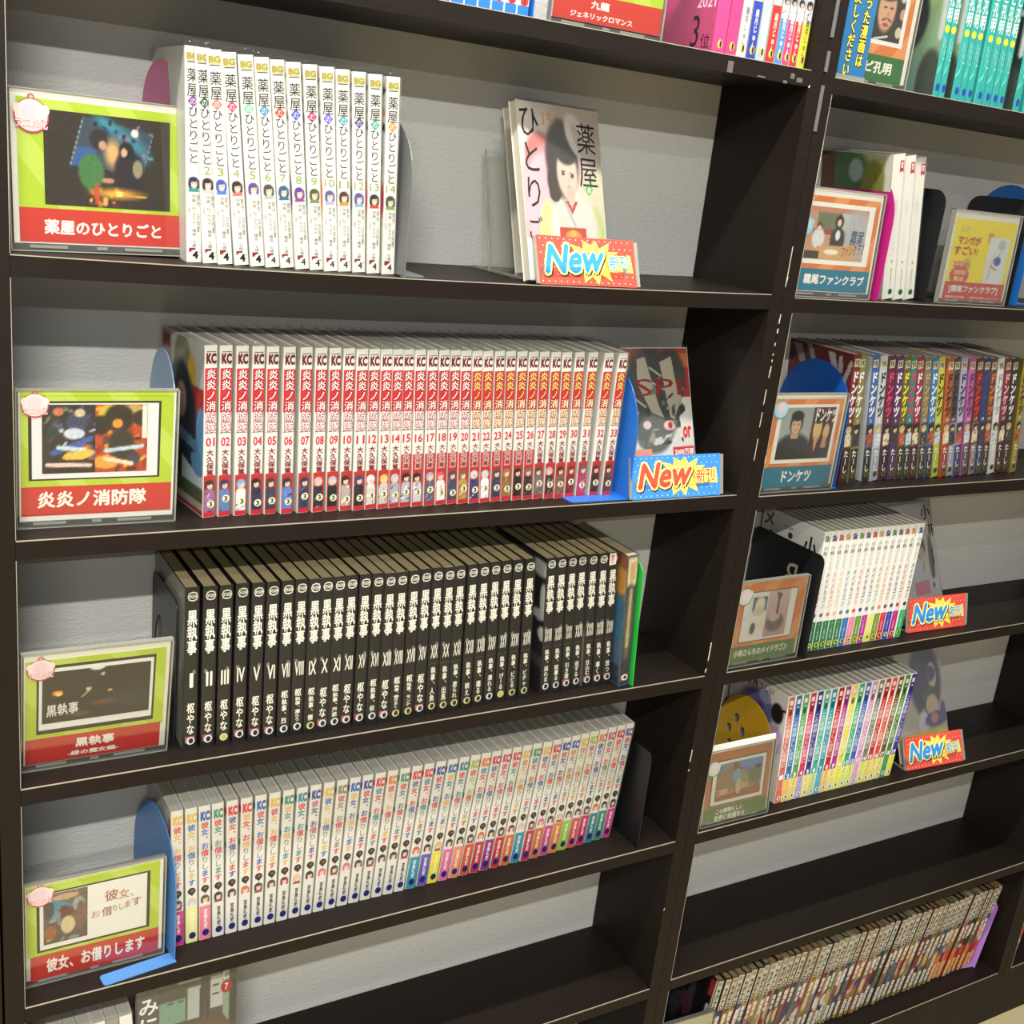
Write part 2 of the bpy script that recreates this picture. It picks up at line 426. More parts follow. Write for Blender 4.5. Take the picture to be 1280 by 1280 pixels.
# ================================================================= BOOKS
_bk = {}
def cached(key, fn):
    if key not in _bk: _bk[key] = fn()
    return _bk[key]
def cover_mesh(T, D, H, m_):
    """spine plus two boards as one closed U-shaped shell"""
    h = T/2; t = 0.0006; r = min(0.0016, h*0.4)
    out = [(-h, D)]
    for i in range(4):
        a = math.radians(180+90*i/3); out.append((-h+r+r*math.cos(a), r+r*math.sin(a)))
    for i in range(4):
        a = math.radians(270+90*i/3); out.append((h-r+r*math.cos(a), r+r*math.sin(a)))
    out.append((h, D))
    inn = [(h-t, D), (h-t, t*1.5), (-h+t, t*1.5), (-h+t, D)]
    pts = out+inn; n = len(pts); no = len(out)
    V = [(x, y, 0) for x, y in pts]+[(x, y, H) for x, y in pts]
    Fc = [(i, (i+1) % n, n+(i+1) % n, n+i) for i in range(n)]
    for z in (0, n):
        i0 = no+3; i1 = no+2; i2 = no+1; i3 = no
        q = [(0, 1, i1, i0), (1, 2, 3, 4, 5, 6, 7, 8, i2, i1), (8, 9, i3, i2)]
        for g in q: Fc.append(tuple(z+k for k in (g if z else g[::-1])))
    b = MB(); b.add(V, [f[::-1] if k < n and False else f for k, f in enumerate(Fc)], m_); return b.me()
def sleeve_mesh(T, D, H, crinkle, seed):
    rs = np.random.RandomState(seed); h = T/2+0.0004; y0 = -0.0008; up = H+crinkle
    b = MB(); n = 5
    # front, left and right films with a ragged upper rim
    def strip(p0, p1, n_, amp):
        V = []; Fc = []
        for i in range(n_+1):
            u = i/n_; x = p0[0]+(p1[0]-p0[0])*u; y = p0[1]+(p1[1]-p0[1])*u
            jx, jy = rs.uniform(-1, 1, 2)*amp
            V += [(x, y, 0.0004), (x, y, H+0.0005), (x+jx*0.5, y+abs(jy)*0.6, H+(up-H)*0.55), (x+jx, y+abs(jy), up-rs.uniform(0, crinkle*0.35))]
        for i in range(n_):
            for k in range(3):
                a = i*4+k; Fc.append((a, a+4, a+5, a+1))
        b.add(V, Fc, M_sleeve)
    strip((-h, y0), (h, y0), n, 0.0011 if crinkle > 0.003 else 0.0003)
    strip((-h, D), (-h, y0), 3, 0.0003); strip((h, y0), (h, D), 3, 0.0003)
    return b.me()

# books: name, tilt and common parts
def book(x, y, z, T, D, H, covm, pagem, lean, label, group, sleeve=None, seed=0, name='manga_volume', rotz=0.0):
    """x is the left bottom corner of the spine; lean>0 tips the top to the right"""
    a = math.radians(lean)
    if lean <= 0: cx = x+T/2*math.cos(a); cz = z+T/2*math.sin(-a)
    else: cx = x+T/2*math.cos(a); cz = z+T/2*math.sin(a)
    t = thing(name, label, 'book', (cx, y, cz+ZO), (0, a, rotz), group)
    kT = round(T, 4)
    obj('cover', cached(('c', kT, D, H, covm.name), lambda: cover_mesh(kT, D, H, covm)), t)
    obj('page_block', cached(('p', kT, D, H, pagem.name), lambda: boxmesh(-kT/2+0.0007, kT/2-0.0007, 0.001, D-0.0015, 0.0008, H-0.0009, pagem)), t)
    if sleeve:
        sd = seed % 5
        obj('plastic_sleeve', cached(('s', kT, D, H, sleeve, sd), lambda: sleeve_mesh(kT, D, H, sleeve, sd)), t)
    return t
def part(t, name, key, fn):
    return obj(name, cached(key, fn), t)

WHITE = (232, 230, 222); BLK = (22, 20, 20)
C_white = mat('cover_white', (226, 224, 216), 0.35); C_black = mat('cover_black', (16, 15, 16), 0.4, 0.25)
ORD = ['first', 'second', 'third', 'fourth', 'fifth', 'sixth', 'seventh', 'eighth', 'ninth', 'tenth', '11th', '12th', '13th', '14th', '15th', '16th', '17th', '18th', '19th', '20th',
       '21st', '22nd', '23rd', '24th', '25th', '26th', '27th', '28th', '29th', '30th', '31st', '32nd', '33rd', '34th', '35th', '36th', '37th', '38th', '39th', '40th',
       '41st', '42nd', '43rd', '44th', '45th', '46th', '47th', '48th', '49th', '50th', '51st', '52nd']
def face(w, z0, z1, hair, cloth, bg, key, seed=1, skin=SKIN):
    asp = w/(z1-z0); q = .47*asp
    if asp < .62:      # tall strip: head above, clothes below
        c = .06+q; r = random.Random(seed); dx = r.uniform(-.08, .08)
        return lambda: picture(-w/2, w/2, z0, z1, 16, int(16/asp), bg, [('e', .5+dx, c+q*1.9, .50, q*1.25, cloth), ('r', .06, c+q*1.9, .94, 1, cloth), ('s', .1, c+q*1.4, .9, 1, 9, .07, [cloth, tuple(int(v*.6) for v in cloth), tuple(min(255, int(v*1.3)+15) for v in cloth), hair]),
            ('e', .5+dx, c, .44, q, hair), ('e', .55+dx, c+q*.25, .26, q*.66, skin), ('e', .45+dx, c-q*.45, .34, q*.42, hair), ('e', .22+dx, c+q*.2, .10, q*.6, hair), ('e', .46+dx, c+q*.22, .045, q*.1, (60, 40, 44)), ('e', .66+dx, c+q*.22, .045, q*.1, (60, 40, 44)), ('l', .50+dx, c+q*.62, .60+dx, c+q*.62, .008, (170, 90, 80))], noise=10, seed=seed)
    return lambda: picture(-w/2, w/2, z0, z1, 13, max(12, int(13/asp)), bg,
        [('e', .5, .5, .46, .40/asp if False else .42, hair), ('e', .5, 1.02, .46, .30, cloth), ('e', .52, .52, .27, .27, skin), ('e', .45, .26, .36, .16, hair),
         ('e', .18, .55, .12, .3, hair), ('e', .86, .55, .10, .28, hair), ('e', .43, .50, .05, .05, (70, 45, 50)), ('e', .64, .50, .05, .05, (70, 45, 50))], noise=9, seed=seed)

# ---- row one: 14 white volumes with gold emblem
X1 = [.1580, .1730, .1868, .2030, .2183, .2331, .2490, .2638, .2784, .2925, .3085, .3245, .3400, .3562]
Y1 = [.031, .029, .027, .0275, .026, .0255, .0285, .0255, .025, .022, .026, .027, .026, .025]
DIA = [(130, 60, 150), (50, 90, 70), (225, 120, 105), (214, 60, 110), (120, 190, 160), (50, 140, 180), (200, 60, 55), (70, 90, 190), (170, 50, 100), (110, 90, 200), (60, 160, 160), (70, 60, 130), (60, 165, 150), (230, 140, 60)]
HAIR1 = [(50, 45, 70), (45, 35, 40), (60, 90, 170), (45, 35, 35), (90, 70, 140), (70, 70, 72), (50, 90, 130), (100, 60, 140), (80, 85, 60), (90, 95, 150), (80, 50, 35), (90, 80, 150), (45, 40, 38), (60, 80, 60)]
CL1 = [(40, 150, 140), (230, 190, 190), (70, 120, 200), (220, 120, 110), (200, 195, 220), (180, 180, 170), (50, 110, 140), (150, 60, 130), (120, 140, 90), (170, 170, 220), (200, 140, 60), (130, 170, 200), (200, 60, 60), (120, 160, 80)]
H1 = 0.191
def r1_title():
    F = Flat(); w = 0.0105
    F.vtext('薬屋', 0, H1*0.905, w*1.1, H1*0.066, BLK, 1, 0.0); F.vtext('ひとりごと', 0, H1*0.735, w*1.0, H1*0.0535, (50, 48, 46), 1, 0.0); return F.mesh()
def r1_auth():
    F = Flat(); c = (110, 110, 104)
    F.vtext('原作 日向夏', .0040, H1*0.325, .0032, H1*.030, c, 1, 0.0); F.vtext('作画 ねこクラゲ 構成 七緒一綺', 0, H1*0.325, .0040, H1*.0172*1.05, c, 1, 0.0)
    F.vtext('ヒーロー文庫刊', -.0044, H1*0.322, .0024, H1*.013, (150, 150, 145), 1, 0.0); return F.mesh()
def r1_emb():
    F = Flat(); g = (158, 148, 70); F.rect(-.0055, .0055, H1*.935, H1*.972, (196, 190, 130), 0); F.htext('BG', -.0052, .0052, H1*.943, H1*.970, g, 1, 0.05)
    F.rect(-.005, .005, H1*.928, H1*.932, (60, 60, 60), 1); return F.mesh()
words1 = ['purple diamond and dark teal portrait', 'cat-eared dark-haired portrait', 'blue-haired portrait', 'dark-haired portrait with red ear flower', 'purple-haired portrait', 'grey-dark haired portrait in pale clothes',
          'blue-haired portrait and red diamond', 'purple-haired portrait and blue diamond', 'olive-haired portrait and wine-red diamond', 'pale violet-blue portrait', 'brown-capped portrait', 'violet-haired portrait and navy diamond', 'black-haired portrait in red', 'green-toned portrait and orange diamond']
for i in range(14):
    z = sag(0, X1[i]+.007); ln = [-2.0, -4, -5.2, -6, -6, -6, -6, -6, -5.5, -5, -4.6, -4.2, -3.8, -3][i]
    t = book(X1[i], Y1[i], z, 0.0145, 0.122, H1, C_white, P_grey, ln, 'white manga volume number %d with %s, top left row' % (i+1, words1[i]), 'white manga volumes on the second shelf of the left bookcase', 0.0065 if i < 6 else 0.0045, i)
    part(t, 'title_lettering', 'r1t', r1_title); part(t, 'author_lettering', 'r1a', r1_auth); part(t, 'publisher_emblem', 'r1e', r1_emb)
    F = Flat(); zc = H1*.755; F.poly([(0, zc-.0052), (.0050, zc), (0, zc+.0052), (-.0050, zc)], DIA[i], 0); F.vtext('の', 0, zc+.0033, .0058, .0066, (245, 240, 235), 1, 0.0); obj('title_diamond', F.mesh(), t)
    if i: F = Flat(); F.htext(str(i+1), *( (-.0030, .0030) if i < 9 else (-.0050, .0050)), H1*.425, H1*.463, (150, 160, 84), 1, 0.0); obj('volume_number', F.mesh(), t)
    obj('spine_portrait', face(.0112, H1*.338, H1*.415, HAIR1[i], CL1[i], (232, 230, 224), None, i)(), t)
    F = Flat(); F.rect(-.0048, .0054, H1*.048, H1*.070, (132, 34, 34), 0); F.rect(.0012, .0054, H1*.05, H1*.070, (225, 220, 215), 1)
    F.disc(random.uniform(-.001, .0025), H1*.037, .0044, (236, 232, 224), 2); F.htext('4', -.0012, .0032, H1*.020, H1*.052, BLK, 3, 0.03 if i > 4 else 0.08); obj('volume_sticker', F.mesh(), t)
    if i >= 6:
        obj('cover_picture', picture(.0, .122, .002, H1-.002, 34, 52, (226, 225, 218), [('e', .93, .06, .05, .02, BLK), ('e', .93, .17, .05, .02, DIA[i]), ('e', .95, .25, .05, .02, BLK), ('e', .92, .42, .04, .03, BLK), ('e', .95, .62, .06, .09, DIA[(i+4) % 14]), ('e', .6, .6, .3, .3, CL1[i])], 6, 'left', -.0002, -.00725, .122, i), t)

# ---- row two: 33 red and white volumes
X2 = [.1815, .1975, .2143, .2312, .2463, .2635, .2818, .2981, .3140, .3295, .3440, .3588, .3732, .3871, .4006, .4149, .4303, .4453, .4598, .4735, .4879, .5020, .5175, .5316, .5465, .5609, .5758, .5908, .6050, .6205, .6370, .6560, .6745]
H2 = 0.1785
RED = (196, 38, 46)
def r2_title(yel):
    def f():
        F = Flat(); 
        F.vtext('炎炎ノ消防隊', 0.0004, H2*.868, .0108, H2*.0605, (150, 18, 30), 2, 0.085)
        F.vtext('炎炎ノ', 0.0004, H2*.868, .0108, H2*.0605, (245, 225, 120) if yel else (250, 246, 240), 3, 0.012)
        F.vtext('消防隊', 0.0004, H2*(.868-.0605*3), .0108, H2*.0605, (252, 240, 200) if yel else (250, 238, 236), 3, 0.012); return F.mesh()
    return f
def r2_base(low):
    def f():
        F = Flat(); w = .0062; F.rect(-w, w, H2*.62, H2*.872, RED, 0); F.rect(-w, w, .0004, H2*low, RED, 0); F.rect(-w, w, H2*.50, H2*.503, (120, 40, 50), 1); return F.mesh()
    return f
def r2_auth(out):
    def f():
        F = Flat()
        if out: F.vtext('大久保篤', 0.0002, H2*.405, .0078, H2*.0395, (240, 232, 226), 2, 0.10)
        F.vtext('大久保篤', 0.0002, H2*.405, .0078, H2*.0395, (134, 22, 40), 3, 0.035); return F.mesh()
    return f
def r2_emb():
    F = Flat(); F.htext('KC', -.0046, .0050, H2*.900, H2*.952, (110, 16, 30), 1, 0.08); F.rect(-.0048, .005, H2*.962, H2*.966, (90, 80, 84), 1); return F.mesh()
H2C = [((60, 40, 50), (150, 110, 150)), ((56, 44, 96), (90, 130, 180)), ((120, 170, 200), (226, 224, 220)), ((24, 24, 34), (40, 50, 80)), ((60, 50, 52), (60, 60, 84)), ((40, 40, 60), (90, 130, 200)), ((40, 44, 80), (50, 60, 90)), ((226, 170, 176), (40, 40, 50)),
       ((190, 180, 200), (30, 28, 30)), ((40, 34, 34), (180, 170, 160)), ((50, 60, 110), (34, 34, 40)), ((230, 228, 224), (210, 204, 190)), ((232, 190, 90), (200, 196, 190)), ((190, 190, 200), (170, 175, 190)), ((24, 22, 26), (180, 182, 190)), ((30, 28, 30), (200, 200, 206)),
       ((170, 170, 190), (90, 90, 110)), ((210, 90, 110), (236, 230, 226)), ((60, 70, 90), (60, 70, 90)), ((120, 100, 60), (180, 150, 80)), ((210, 210, 220), (60, 60, 110)), ((200, 200, 214), (230, 230, 236)), ((60, 70, 90), (40, 60, 90)), ((150, 120, 80), (150, 110, 60)),
       ((30, 30, 34), (30, 30, 30)), ((110, 104, 100), (50, 46, 46)), ((70, 66, 62), (110, 110, 106)), ((190, 170, 160), (60, 50, 50)), ((80, 30, 34), (130, 90, 80)), ((130, 30, 34), (120, 40, 40)), ((90, 90, 110), (170, 60, 110)), ((70, 44, 34), (50, 40, 40)), ((70, 40, 44), (90, 60, 60))]
for i in range(33):
    ln = np.interp(i, [0, 10, 21, 28, 31, 32], [-1, -2.5, -4.8, -4, -1, -0.5]); low = .25 if (i < 14 or i > 25) else .345
    t = book(X2[i], np.interp(i, [0, 10, 32], [.0365, .030, .030])+random.uniform(-.001, .001), ZL[2], .0137 if i else .0140, 0.112, H2, C_white, P_grey, ln,
             'red and white manga volume numbered %02d, %s from the left in the red row' % (i+1, ORD[i]), 'red and white manga volumes on the third shelf', 0.0052, i, rotz=math.radians(np.interp(i, [0, 1, 4, 12, 32], [7, 6, 4, 2.5, 0])))
    part(t, 'spine_band', ('r2b', low), r2_base(low)); part(t, 'title_lettering', ('r2t', i > 19), r2_title(i > 19)); part(t, 'author_lettering', ('r2a', low > .3), r2_auth(low > .3)); part(t, 'publisher_emblem', 'r2e', r2_emb)
    F = Flat(); F.htext('%02d' % (i+1), -.0042, .0046, H2*.423, H2*.473, (206, 44, 70), 1, 0.035); obj('volume_number', F.mesh(), t)
    hc, cc = H2C[i]; obj('spine_portrait', face(.0112, H2*.03, H2*.235, hc, cc, (178, 40, 40), None, i+40)(), t)
    zc = H2*random.uniform(.07, .11); F = Flat(y0=-.0003); F.disc(.0015, zc, .0040, (236, 234, 200), 1); F.htext('3', -.0002, .0030, zc-.0024, zc+.0024, BLK, 2, 0.04); obj('volume_sticker', F.mesh(), t)
    if i == 0:
        obj('cover_picture', picture(0, .112, .001, H2-.001, 60, 90, (206, 206, 200), [('r', .0, .0, .22, .35, (190, 130, 130)), ('r', .03, .03, .2, .1, (120, 40, 44)), ('e', .5, .16, .2, .18, (150, 140, 112)), ('e', .72, .2, .1, .12, (226, 190, 70)), ('r', .72, .25, 1, .55, (186, 50, 44)),
            ('e', .5, .52, .34, .34, (34, 40, 52)), ('e', .45, .34, .24, .2, (24, 26, 34)), ('e', .48, .37, .12, .11, (176, 140, 120)), ('p', [(.35, .52), (.9, .58), (.9, .64), (.35, .6)], (90, 130, 156)), ('p', [(.72, .66), (1, .6), (1, .76), (.75, .8)], (96, 146, 176)),
            ('e', .95, .5, .12, .14, (110, 160, 200)), ('p', [(.5, .7), (1, .8), (1, .9), (.5, .9)], (200, 205, 205)), ('r', 0, .84, 1, .93, (84, 92, 50)), ('r', 0, .93, 1, .97, (180, 170, 150)), ('r', 0, .97, 1, 1, (160, 40, 40))], 5, 'left', -.0002, -.007, .112), t)

# ---- row three: 34 black volumes, one art book
X3 = [.1655, .1842, .2015, .2192, .2360, .2522, .2687, .2846, .2995, .3140, .3285, .3431, .3593, .3748, .3892, .4041, .4204, .4366, .4528, .4678, .4831, .5008, .5168, .5334, .5500, .5664, .5838, .6165, .6323, .6487, .6645, .6812, .6972, .7130]
NUM3 = ['I', 'II', 'III', 'IV', 'V', 'VI', 'VII', 'VIII', 'IX', 'X', 'XI', 'XII', 'XV', 'XVI', 'XIII', 'XVIII', 'XVII', 'XIV', 'XIX', 'XX', 'XXI', 'XXII', 'XXIII', 'XXIV', 'XXV', 'XXVI', 'XXVII', 'XXVIII', 'XXIX', 'XXX', 'XXXI', 'XXXII', 'XXXIII', 'XXXIV']
SUB3 = {6: '烈', 7: '漏らう', 8: '懐', 10: '戸惑', 13: '役', 15: '働きまく', 16: 'モンテ', 18: '人魚', 19: '出馬', 20: '塗られ', 21: '映え', 22: '踊る', 23: '濡れる', 24: 'びーる', 25: 'ビビる', 26: 'ビチャ', 27: '逃れま', 28: '眩暈る', 29: '引き摺', 30: '送する', 31: '仕込む', 32: '導く', 33: '放つ'}
H3 = 0.1885
def r3_title():
    F = Flat(); F.vtext('黒執事', .0006, H3*.865, .0108, H3*.0905, (238, 234, 220), 1, 0.03, hs=1.05); F.vtext('くろしつじ', -.0050, H3*.75, .0018, H3*.022, (140, 138, 130), 1, 0.0); return F.mesh()
def r3_emb():
    F = Flat(); F.ring(.0008, H3*.945, .0054, .0011, (226, 222, 210), 1); F.rect(-.0042, .0058, H3*.935, H3*.955, (226, 222, 210), 1.5); F.htext('GFC', -.0036, .0052, H3*.937, H3*.953, (60, 58, 56), 2.2, 0.03); F.rect(-.0036, .0052, H3*.965, H3*.968, (226, 222, 210), 1); F.rect(-.0036, .0052, H3*.922, H3*.925, (226, 222, 210), 1); return F.mesh()
for i in range(34):
    ln = np.interp(i, [0, 14, 26, 27, 33], [-.5, -1.6, -4.0, -4.5, -5.5]); wT = .0143 if i < 2 else (.0135 if i not in (26, 27) else .0140)
    y = np.interp(i, [0, 6, 15, 26, 33], [.027, .021, .016, .022, .022])+random.uniform(-.0012, .0012)
    t = book(X3[i], y, ZL[3], wT, 0.128, H3-(.002*(i > 26)), C_black, P_tan, ln, 'black manga volume marked %s in white condensed numerals, third row left' % NUM3[i], 'black manga volumes on the fourth shelf', 0.0012, i)
    part(t, 'title_lettering', 'r3t', r3_title); part(t, 'publisher_emblem', 'r3e', r3_emb)
    F = Flat(); n = NUM3[i]; hw = {1: .0034 if n != 'I' else .0013, 2: .0040 if n != 'II' else .0030, 3: .0044 if n != 'III' else .0040}.get(len(n), .0050); F.htext(n, -hw+.0008, hw+.0008, H3*.392, H3*.478, (232, 228, 214), 1, 0.03)
    F.disc(.0034 if i % 2 == 0 else -.0030, H3*.485, .0018, (120, 118, 112), 0, ry=.0028); obj('volume_number', F.mesh(), t)
    F = Flat()
    if i in SUB3:
        if i < 18: F.vtext('枢', .0006, H3*.305, .0082, H3*.052, (236, 232, 218), 1, 0.03); z1 = .25
        else: z1 = .33; F.rect(-.0062, .0062, H3*.350, H3*.3525, (90, 86, 78), 0)
        F.vtext('執事、'+SUB3[i], .0006, H3*z1, .0064, H3*(z1-.085)/(3+len(SUB3[i])), (232, 228, 214), 1, 0.03)
    else: F.vtext('枢やな', .0006, H3*.295, .0086, H3*.068, (236, 232, 218), 1, 0.03)
    obj('author_lettering', F.mesh(), t)
    F = Flat(y0=-.0003); zc = H3*.052
    if i in (0, 1, 3, 4, 5, 9, 11, 12, 14, 17, 29, 31, 32, 33): F.rect(-.0050, .0052, zc-.002, zc+.0055, (170, 90, 100), 0)
    yl = (214, 210, 140) if i in (2, 8, 15, 16, 18, 19, 20, 21, 22, 24, 25, 26) else (226, 226, 222)
    F.disc(.0010, zc, .0046, yl, 1); F.disc(.0014, zc, .0026, (40, 38, 30) if i not in (2, 24) else (200, 190, 110), 2, ry=.0032); obj('volume_sticker', F.mesh(), t)
    if i == 0: obj('cover_picture', picture(0, .128, .001, H3-.001, 24, 36, ((176, 174, 160), (150, 148, 136)), [('r', .96, 0, 1, 1, (60, 58, 54)), ('e', .5, .5, .3, .3, (140, 138, 128)), ('e', .4, .3, .12, .1, (110, 108, 100))], 5, 'left', -.0002, -.00715, .128), t)
    if i == 27: obj('cover_picture', picture(0, .128, .001, H3-.004, 44, 60, (28, 26, 28), [('e', .9, .08, .2, .06, (205, 205, 200)), ('e', .97, .3, .06, .12, (200, 200, 196)), ('e', .9, .42, .12, .04, (190, 190, 186)), ('e', .98, .55, .08, .05, (210, 210, 205)), ('r', .8, .72, 1, .8, (70, 66, 64))], 4, 'left', -.0002, -.007, .128), t)
    if i == 31: obj('cover_picture', picture(0, .128, .001, H3-.004, 44, 60, (150, 150, 146), [('e', .9, .28, .2, .3, (60, 58, 58))], 4, 'left', -.0002, -.00675, .128), t)
    if i == 33: F = Flat(y0=-.0003); F.rect(-.0058, .0040, H3*.90, H3*.985, (238, 234, 228), 3); F.vtext('最新刊', -.0010, H3*.975, .0060, H3*.024, (220, 60, 60), 4, .02); obj('new_issue_sticker', F.mesh(), t)
M_art = mat('cover_art_book', (64, 96, 124), 0.3)
t = book(.7306, .0095, ZL[3], .0165, .132, .185, M_art, P_tan, -4.5, 'thick blue and brown cased volume at the right end of the black row', None, .002, 3, name='cased_book')
obj('spine_picture', picture(-.0072, .0072, .002, .183, 10, 60, ((70, 62, 40), (40, 62, 84)), [('r', .0, .0, 1, .22, (212, 196, 150)), ('r', .3, .04, .8, .18, (190, 160, 120)), ('e', .5, .5, .4, .3, (90, 84, 56)), ('l', .55, .25, .5, .7, .012, (176, 170, 130)), ('r', 0, .8, 1, 1, (36, 44, 52))], 14), t)
obj('cover_picture', picture(0, .132, .001, .184, 30, 50, ((150, 80, 50), (60, 110, 150)), [('e', .8, .5, .3, .2, (60, 110, 140)), ('e', .9, .2, .2, .1, (190, 140, 60)), ('r', .6, .85, 1, 1, (46, 56, 66))], 8, 'left', -.0002, -.00825, .132), t)
F = Flat(y0=-.0004); F.rect(-.006, .006, .008, .016, (180, 90, 90), 0); F.disc(.001, .012, .0046, (230, 230, 226), 1); F.disc(.0014, .012, .0026, (30, 30, 30), 2); obj('volume_sticker', F.mesh(), t)

# ---- row four: 40 white volumes with pastel lettering
H4 = 0.1805
X4 = [.1625]+[.1786+i*(.7700-.1786)/38 for i in range(39)]
C4 = {'r': (214, 70, 80), 'b': (60, 110, 180), 'g': (80, 150, 120), 'y': (224, 186, 90), 'p': (200, 90, 130), 'o': (220, 130, 80), 'n': (70, 80, 160), 't': (60, 140, 160), 'k': (140, 140, 110), 'l': (170, 190, 80), 'v': (110, 80, 160)}
PAT = ['ry', 'by', 'rb', 'rg', 'nr', 'yr', 'rb', 'ry', 'yt', 'rt', 'pn', 'by', 'rk', 'yb', 'rn', 'tr', 'ry', 'rt', 'br', 'tr', 'rn', 'yb', 'rt', 'rl', 'tr', 'br', 'pr', 'rg', 'oy', 'tr', 'br', 'rb', 'rn', 'ok', 'ol', 'ro', 'nv', 'gr', 'ro', 'rb']
KCOL = 'yybgrrbygtnykbnrogrrnbtlorprygyrnbyloprvrk'
BAND = {0: (200, 50, 130), 1: (232, 228, 150), 2: (228, 130, 150), 19: (40, 150, 180), 20: (100, 90, 180), 21: (232, 222, 50), 22: (226, 110, 170), 23: (236, 140, 110), 24: (208, 84, 48), 25: (196, 44, 70), 26: (150, 40, 130), 27: (196, 40, 60), 28: (216, 110, 50), 29: (40, 150, 176),
        30: (186, 40, 90), 31: (214, 110, 50), 32: (204, 70, 140), 33: (222, 134, 50), 34: (150, 200, 50), 35: (216, 80, 84), 36: (196, 36, 100), 37: (44, 130, 150), 38: (44, 140, 120), 39: (206, 66, 140)}
BW4 = {0: 'magenta', 1: 'pale yellow', 2: 'pink', 19: 'cyan-blue', 20: 'violet', 21: 'bright yellow', 22: 'pink', 23: 'salmon', 24: 'brick orange', 25: 'crimson', 26: 'purple', 27: 'red', 28: 'orange', 29: 'cyan', 30: 'crimson', 31: 'orange', 32: 'magenta', 33: 'amber', 34: 'lime green', 35: 'coral red', 36: 'deep magenta', 37: 'teal', 38: 'green-teal', 39: 'magenta'}
HAIR4 = [(70, 60, 64), (200, 196, 190), (90, 70, 60), (44, 40, 60), (60, 44, 50), (200, 110, 80), (70, 50, 44), (70, 60, 64), (130, 40, 50), (210, 190, 160), (34, 30, 40), (206, 110, 120), (70, 60, 60), (200, 120, 130), (60, 56, 60), (50, 40, 50), (44, 44, 80), (50, 50, 50), (44, 40, 40), (214, 90, 80), (60, 40, 44), (210, 180, 120), (40, 36, 40), (34, 34, 40)]
for i in range(40):
    ln = np.interp(i, [0, 3, 12, 23, 39], [-1.5, -2, 1.5, 5, 4.7])
    t = book(X4[i], .0385 if i < 30 else np.interp(i, [30, 39], [.0375, .045]), ZL[4], .0140, .112, H4, C_white, P_grey, ln,
             ('white manga volume with %s foot band, %s from left in the pastel-lettered row' % (BW4[i], ORD[i])) if i in BAND else 'all-white manga volume, %s from the left in the pastel-lettered row' % ORD[i],
             'pastel-lettered manga volumes on the fifth shelf', .0012, i)
    a, b = C4[PAT[i][0]], C4[PAT[i][1]]
    part(t, 'title_lettering', ('r4t', PAT[i]), lambda: Flat().vtext('彼女、お借りします', 0, H4*.885, .0092, H4*.0505, a, 1, 0.03, cols=[a, b, b, b, a, (150, 150, 150), (150, 150, 156), b, a]).mesh())
    F = Flat(); F.htext('KC', -.0044, .0052, H4*.898, H4*.956, C4[KCOL[i]], 1, .10); obj('publisher_emblem', F.mesh(), t)
    def bal():
        F = Flat(); F.disc(0, H4*.392, .0046, (46, 34, 32), 0); F.poly([(-.003, H4*.375), (.0005, H4*.355), (.003, H4*.375)], (46, 34, 32), .4); F.disc(.0006, H4*.394, .0018, (120, 96, 70), 1); return F.mesh()
    part(t, 'number_balloon', 'r4bal', bal)
    hc = HAIR4[i] if i < len(HAIR4) else HAIR4[(i*5) % 12]
    hb = .26
    obj('spine_portrait', face(.0108, H4*.268, H4*.350, hc, (230, 225, 220) if i % 3 else (150, 60, 70), (232, 230, 224), None, i+90)(), t)
    F = Flat()
    if i in BAND: F.rect(-.0064, .0064, .0005, H4*hb, BAND[i], 0)
    F.vtext('宮島礼吏', .0006, H4*.235, .0048, H4*.037, (240, 236, 230) if i in BAND else (70, 66, 64), 1, .03); obj('author_band', F.mesh(), t)
    F = Flat(y0=-.0003); F.disc(.0006, H4*.055, .0040, (24, 22, 110), 1, ry=.0046); obj('volume_sticker', F.mesh(), t)
    if i == 0: obj('cover_picture', picture(0, .112, .001, H4-.001, 40, 60, (222, 218, 212), [('r', .9, .06, .98, .2, (190, 60, 80)), ('e', .7, .5, .3, .3, (150, 110, 140)), ('r', .8, .75, 1, 1, (190, 60, 130))], 5, 'left', -.0002, -.007, .112), t)
    else: obj('cover_edge_print', cached(('r4e', KCOL[i]), lambda: Flat().rect(.102, .112, H4*.90, H4*.945, C4[KCOL[i]], 0).rect(.108, .112, H4*.66, H4*.70, C4[KCOL[i-1]], 0).mesh('left', -.007, .112)), t)

# ---- top shelf left bookcase: part rows
HT = .1785
XT = [.3700, .3860, .4010, .4160, .4310, .4460, .4610, .4755]
for i, x in enumerate(XT):
    t = book(x, .012, ZL[0], .0138, .112, HT, C_white, P_grey, 0, 'white manga volume with blue foot and red sticker, %s on the top shelf' % ORD[i], 'blue-footed manga volumes on the top shelf', None, i)
    F = Flat(); F.rect(-.0064, .0064, .0005, .0105, (40, 110, 200), 0); F.rect(-.0064, .0064, .0105, .05, [(206, 204, 214), (170, 190, 230), (120, 50, 120), (236, 226, 150), (190, 200, 110), (226, 222, 226), (216, 190, 214), (196, 170, 186)][i], 0); obj('spine_band', F.mesh(), t)
    F = Flat(y0=-.0003); F.disc(.001, .0145, .0046, (216, 60, 44), 1); F.htext('3', -.0005, .0025, .0120, .0170, (60, 20, 20), 2, .02); obj('volume_sticker', F.mesh(), t)
XP = [(.7090, .0212, (232, 70, 140), 'pink side cover marked 3, leaning out'), (.7310, .0186, (238, 70, 150), 'hot pink'), (.7505, .0166, (226, 60, 110), 'rose pink'), (.7680, .0158, (238, 236, 232), 'white'), (.7845, .0152, (40, 70, 180), 'royal blue'), (.8002, .0190, (200, 214, 220), 'pale grey'),
      (.8200, .0124, (222, 44, 40), 'red'), (.8335, .0124, (90, 160, 220), 'sky blue'), (.8470, .0150, (234, 60, 130), 'deep pink')]
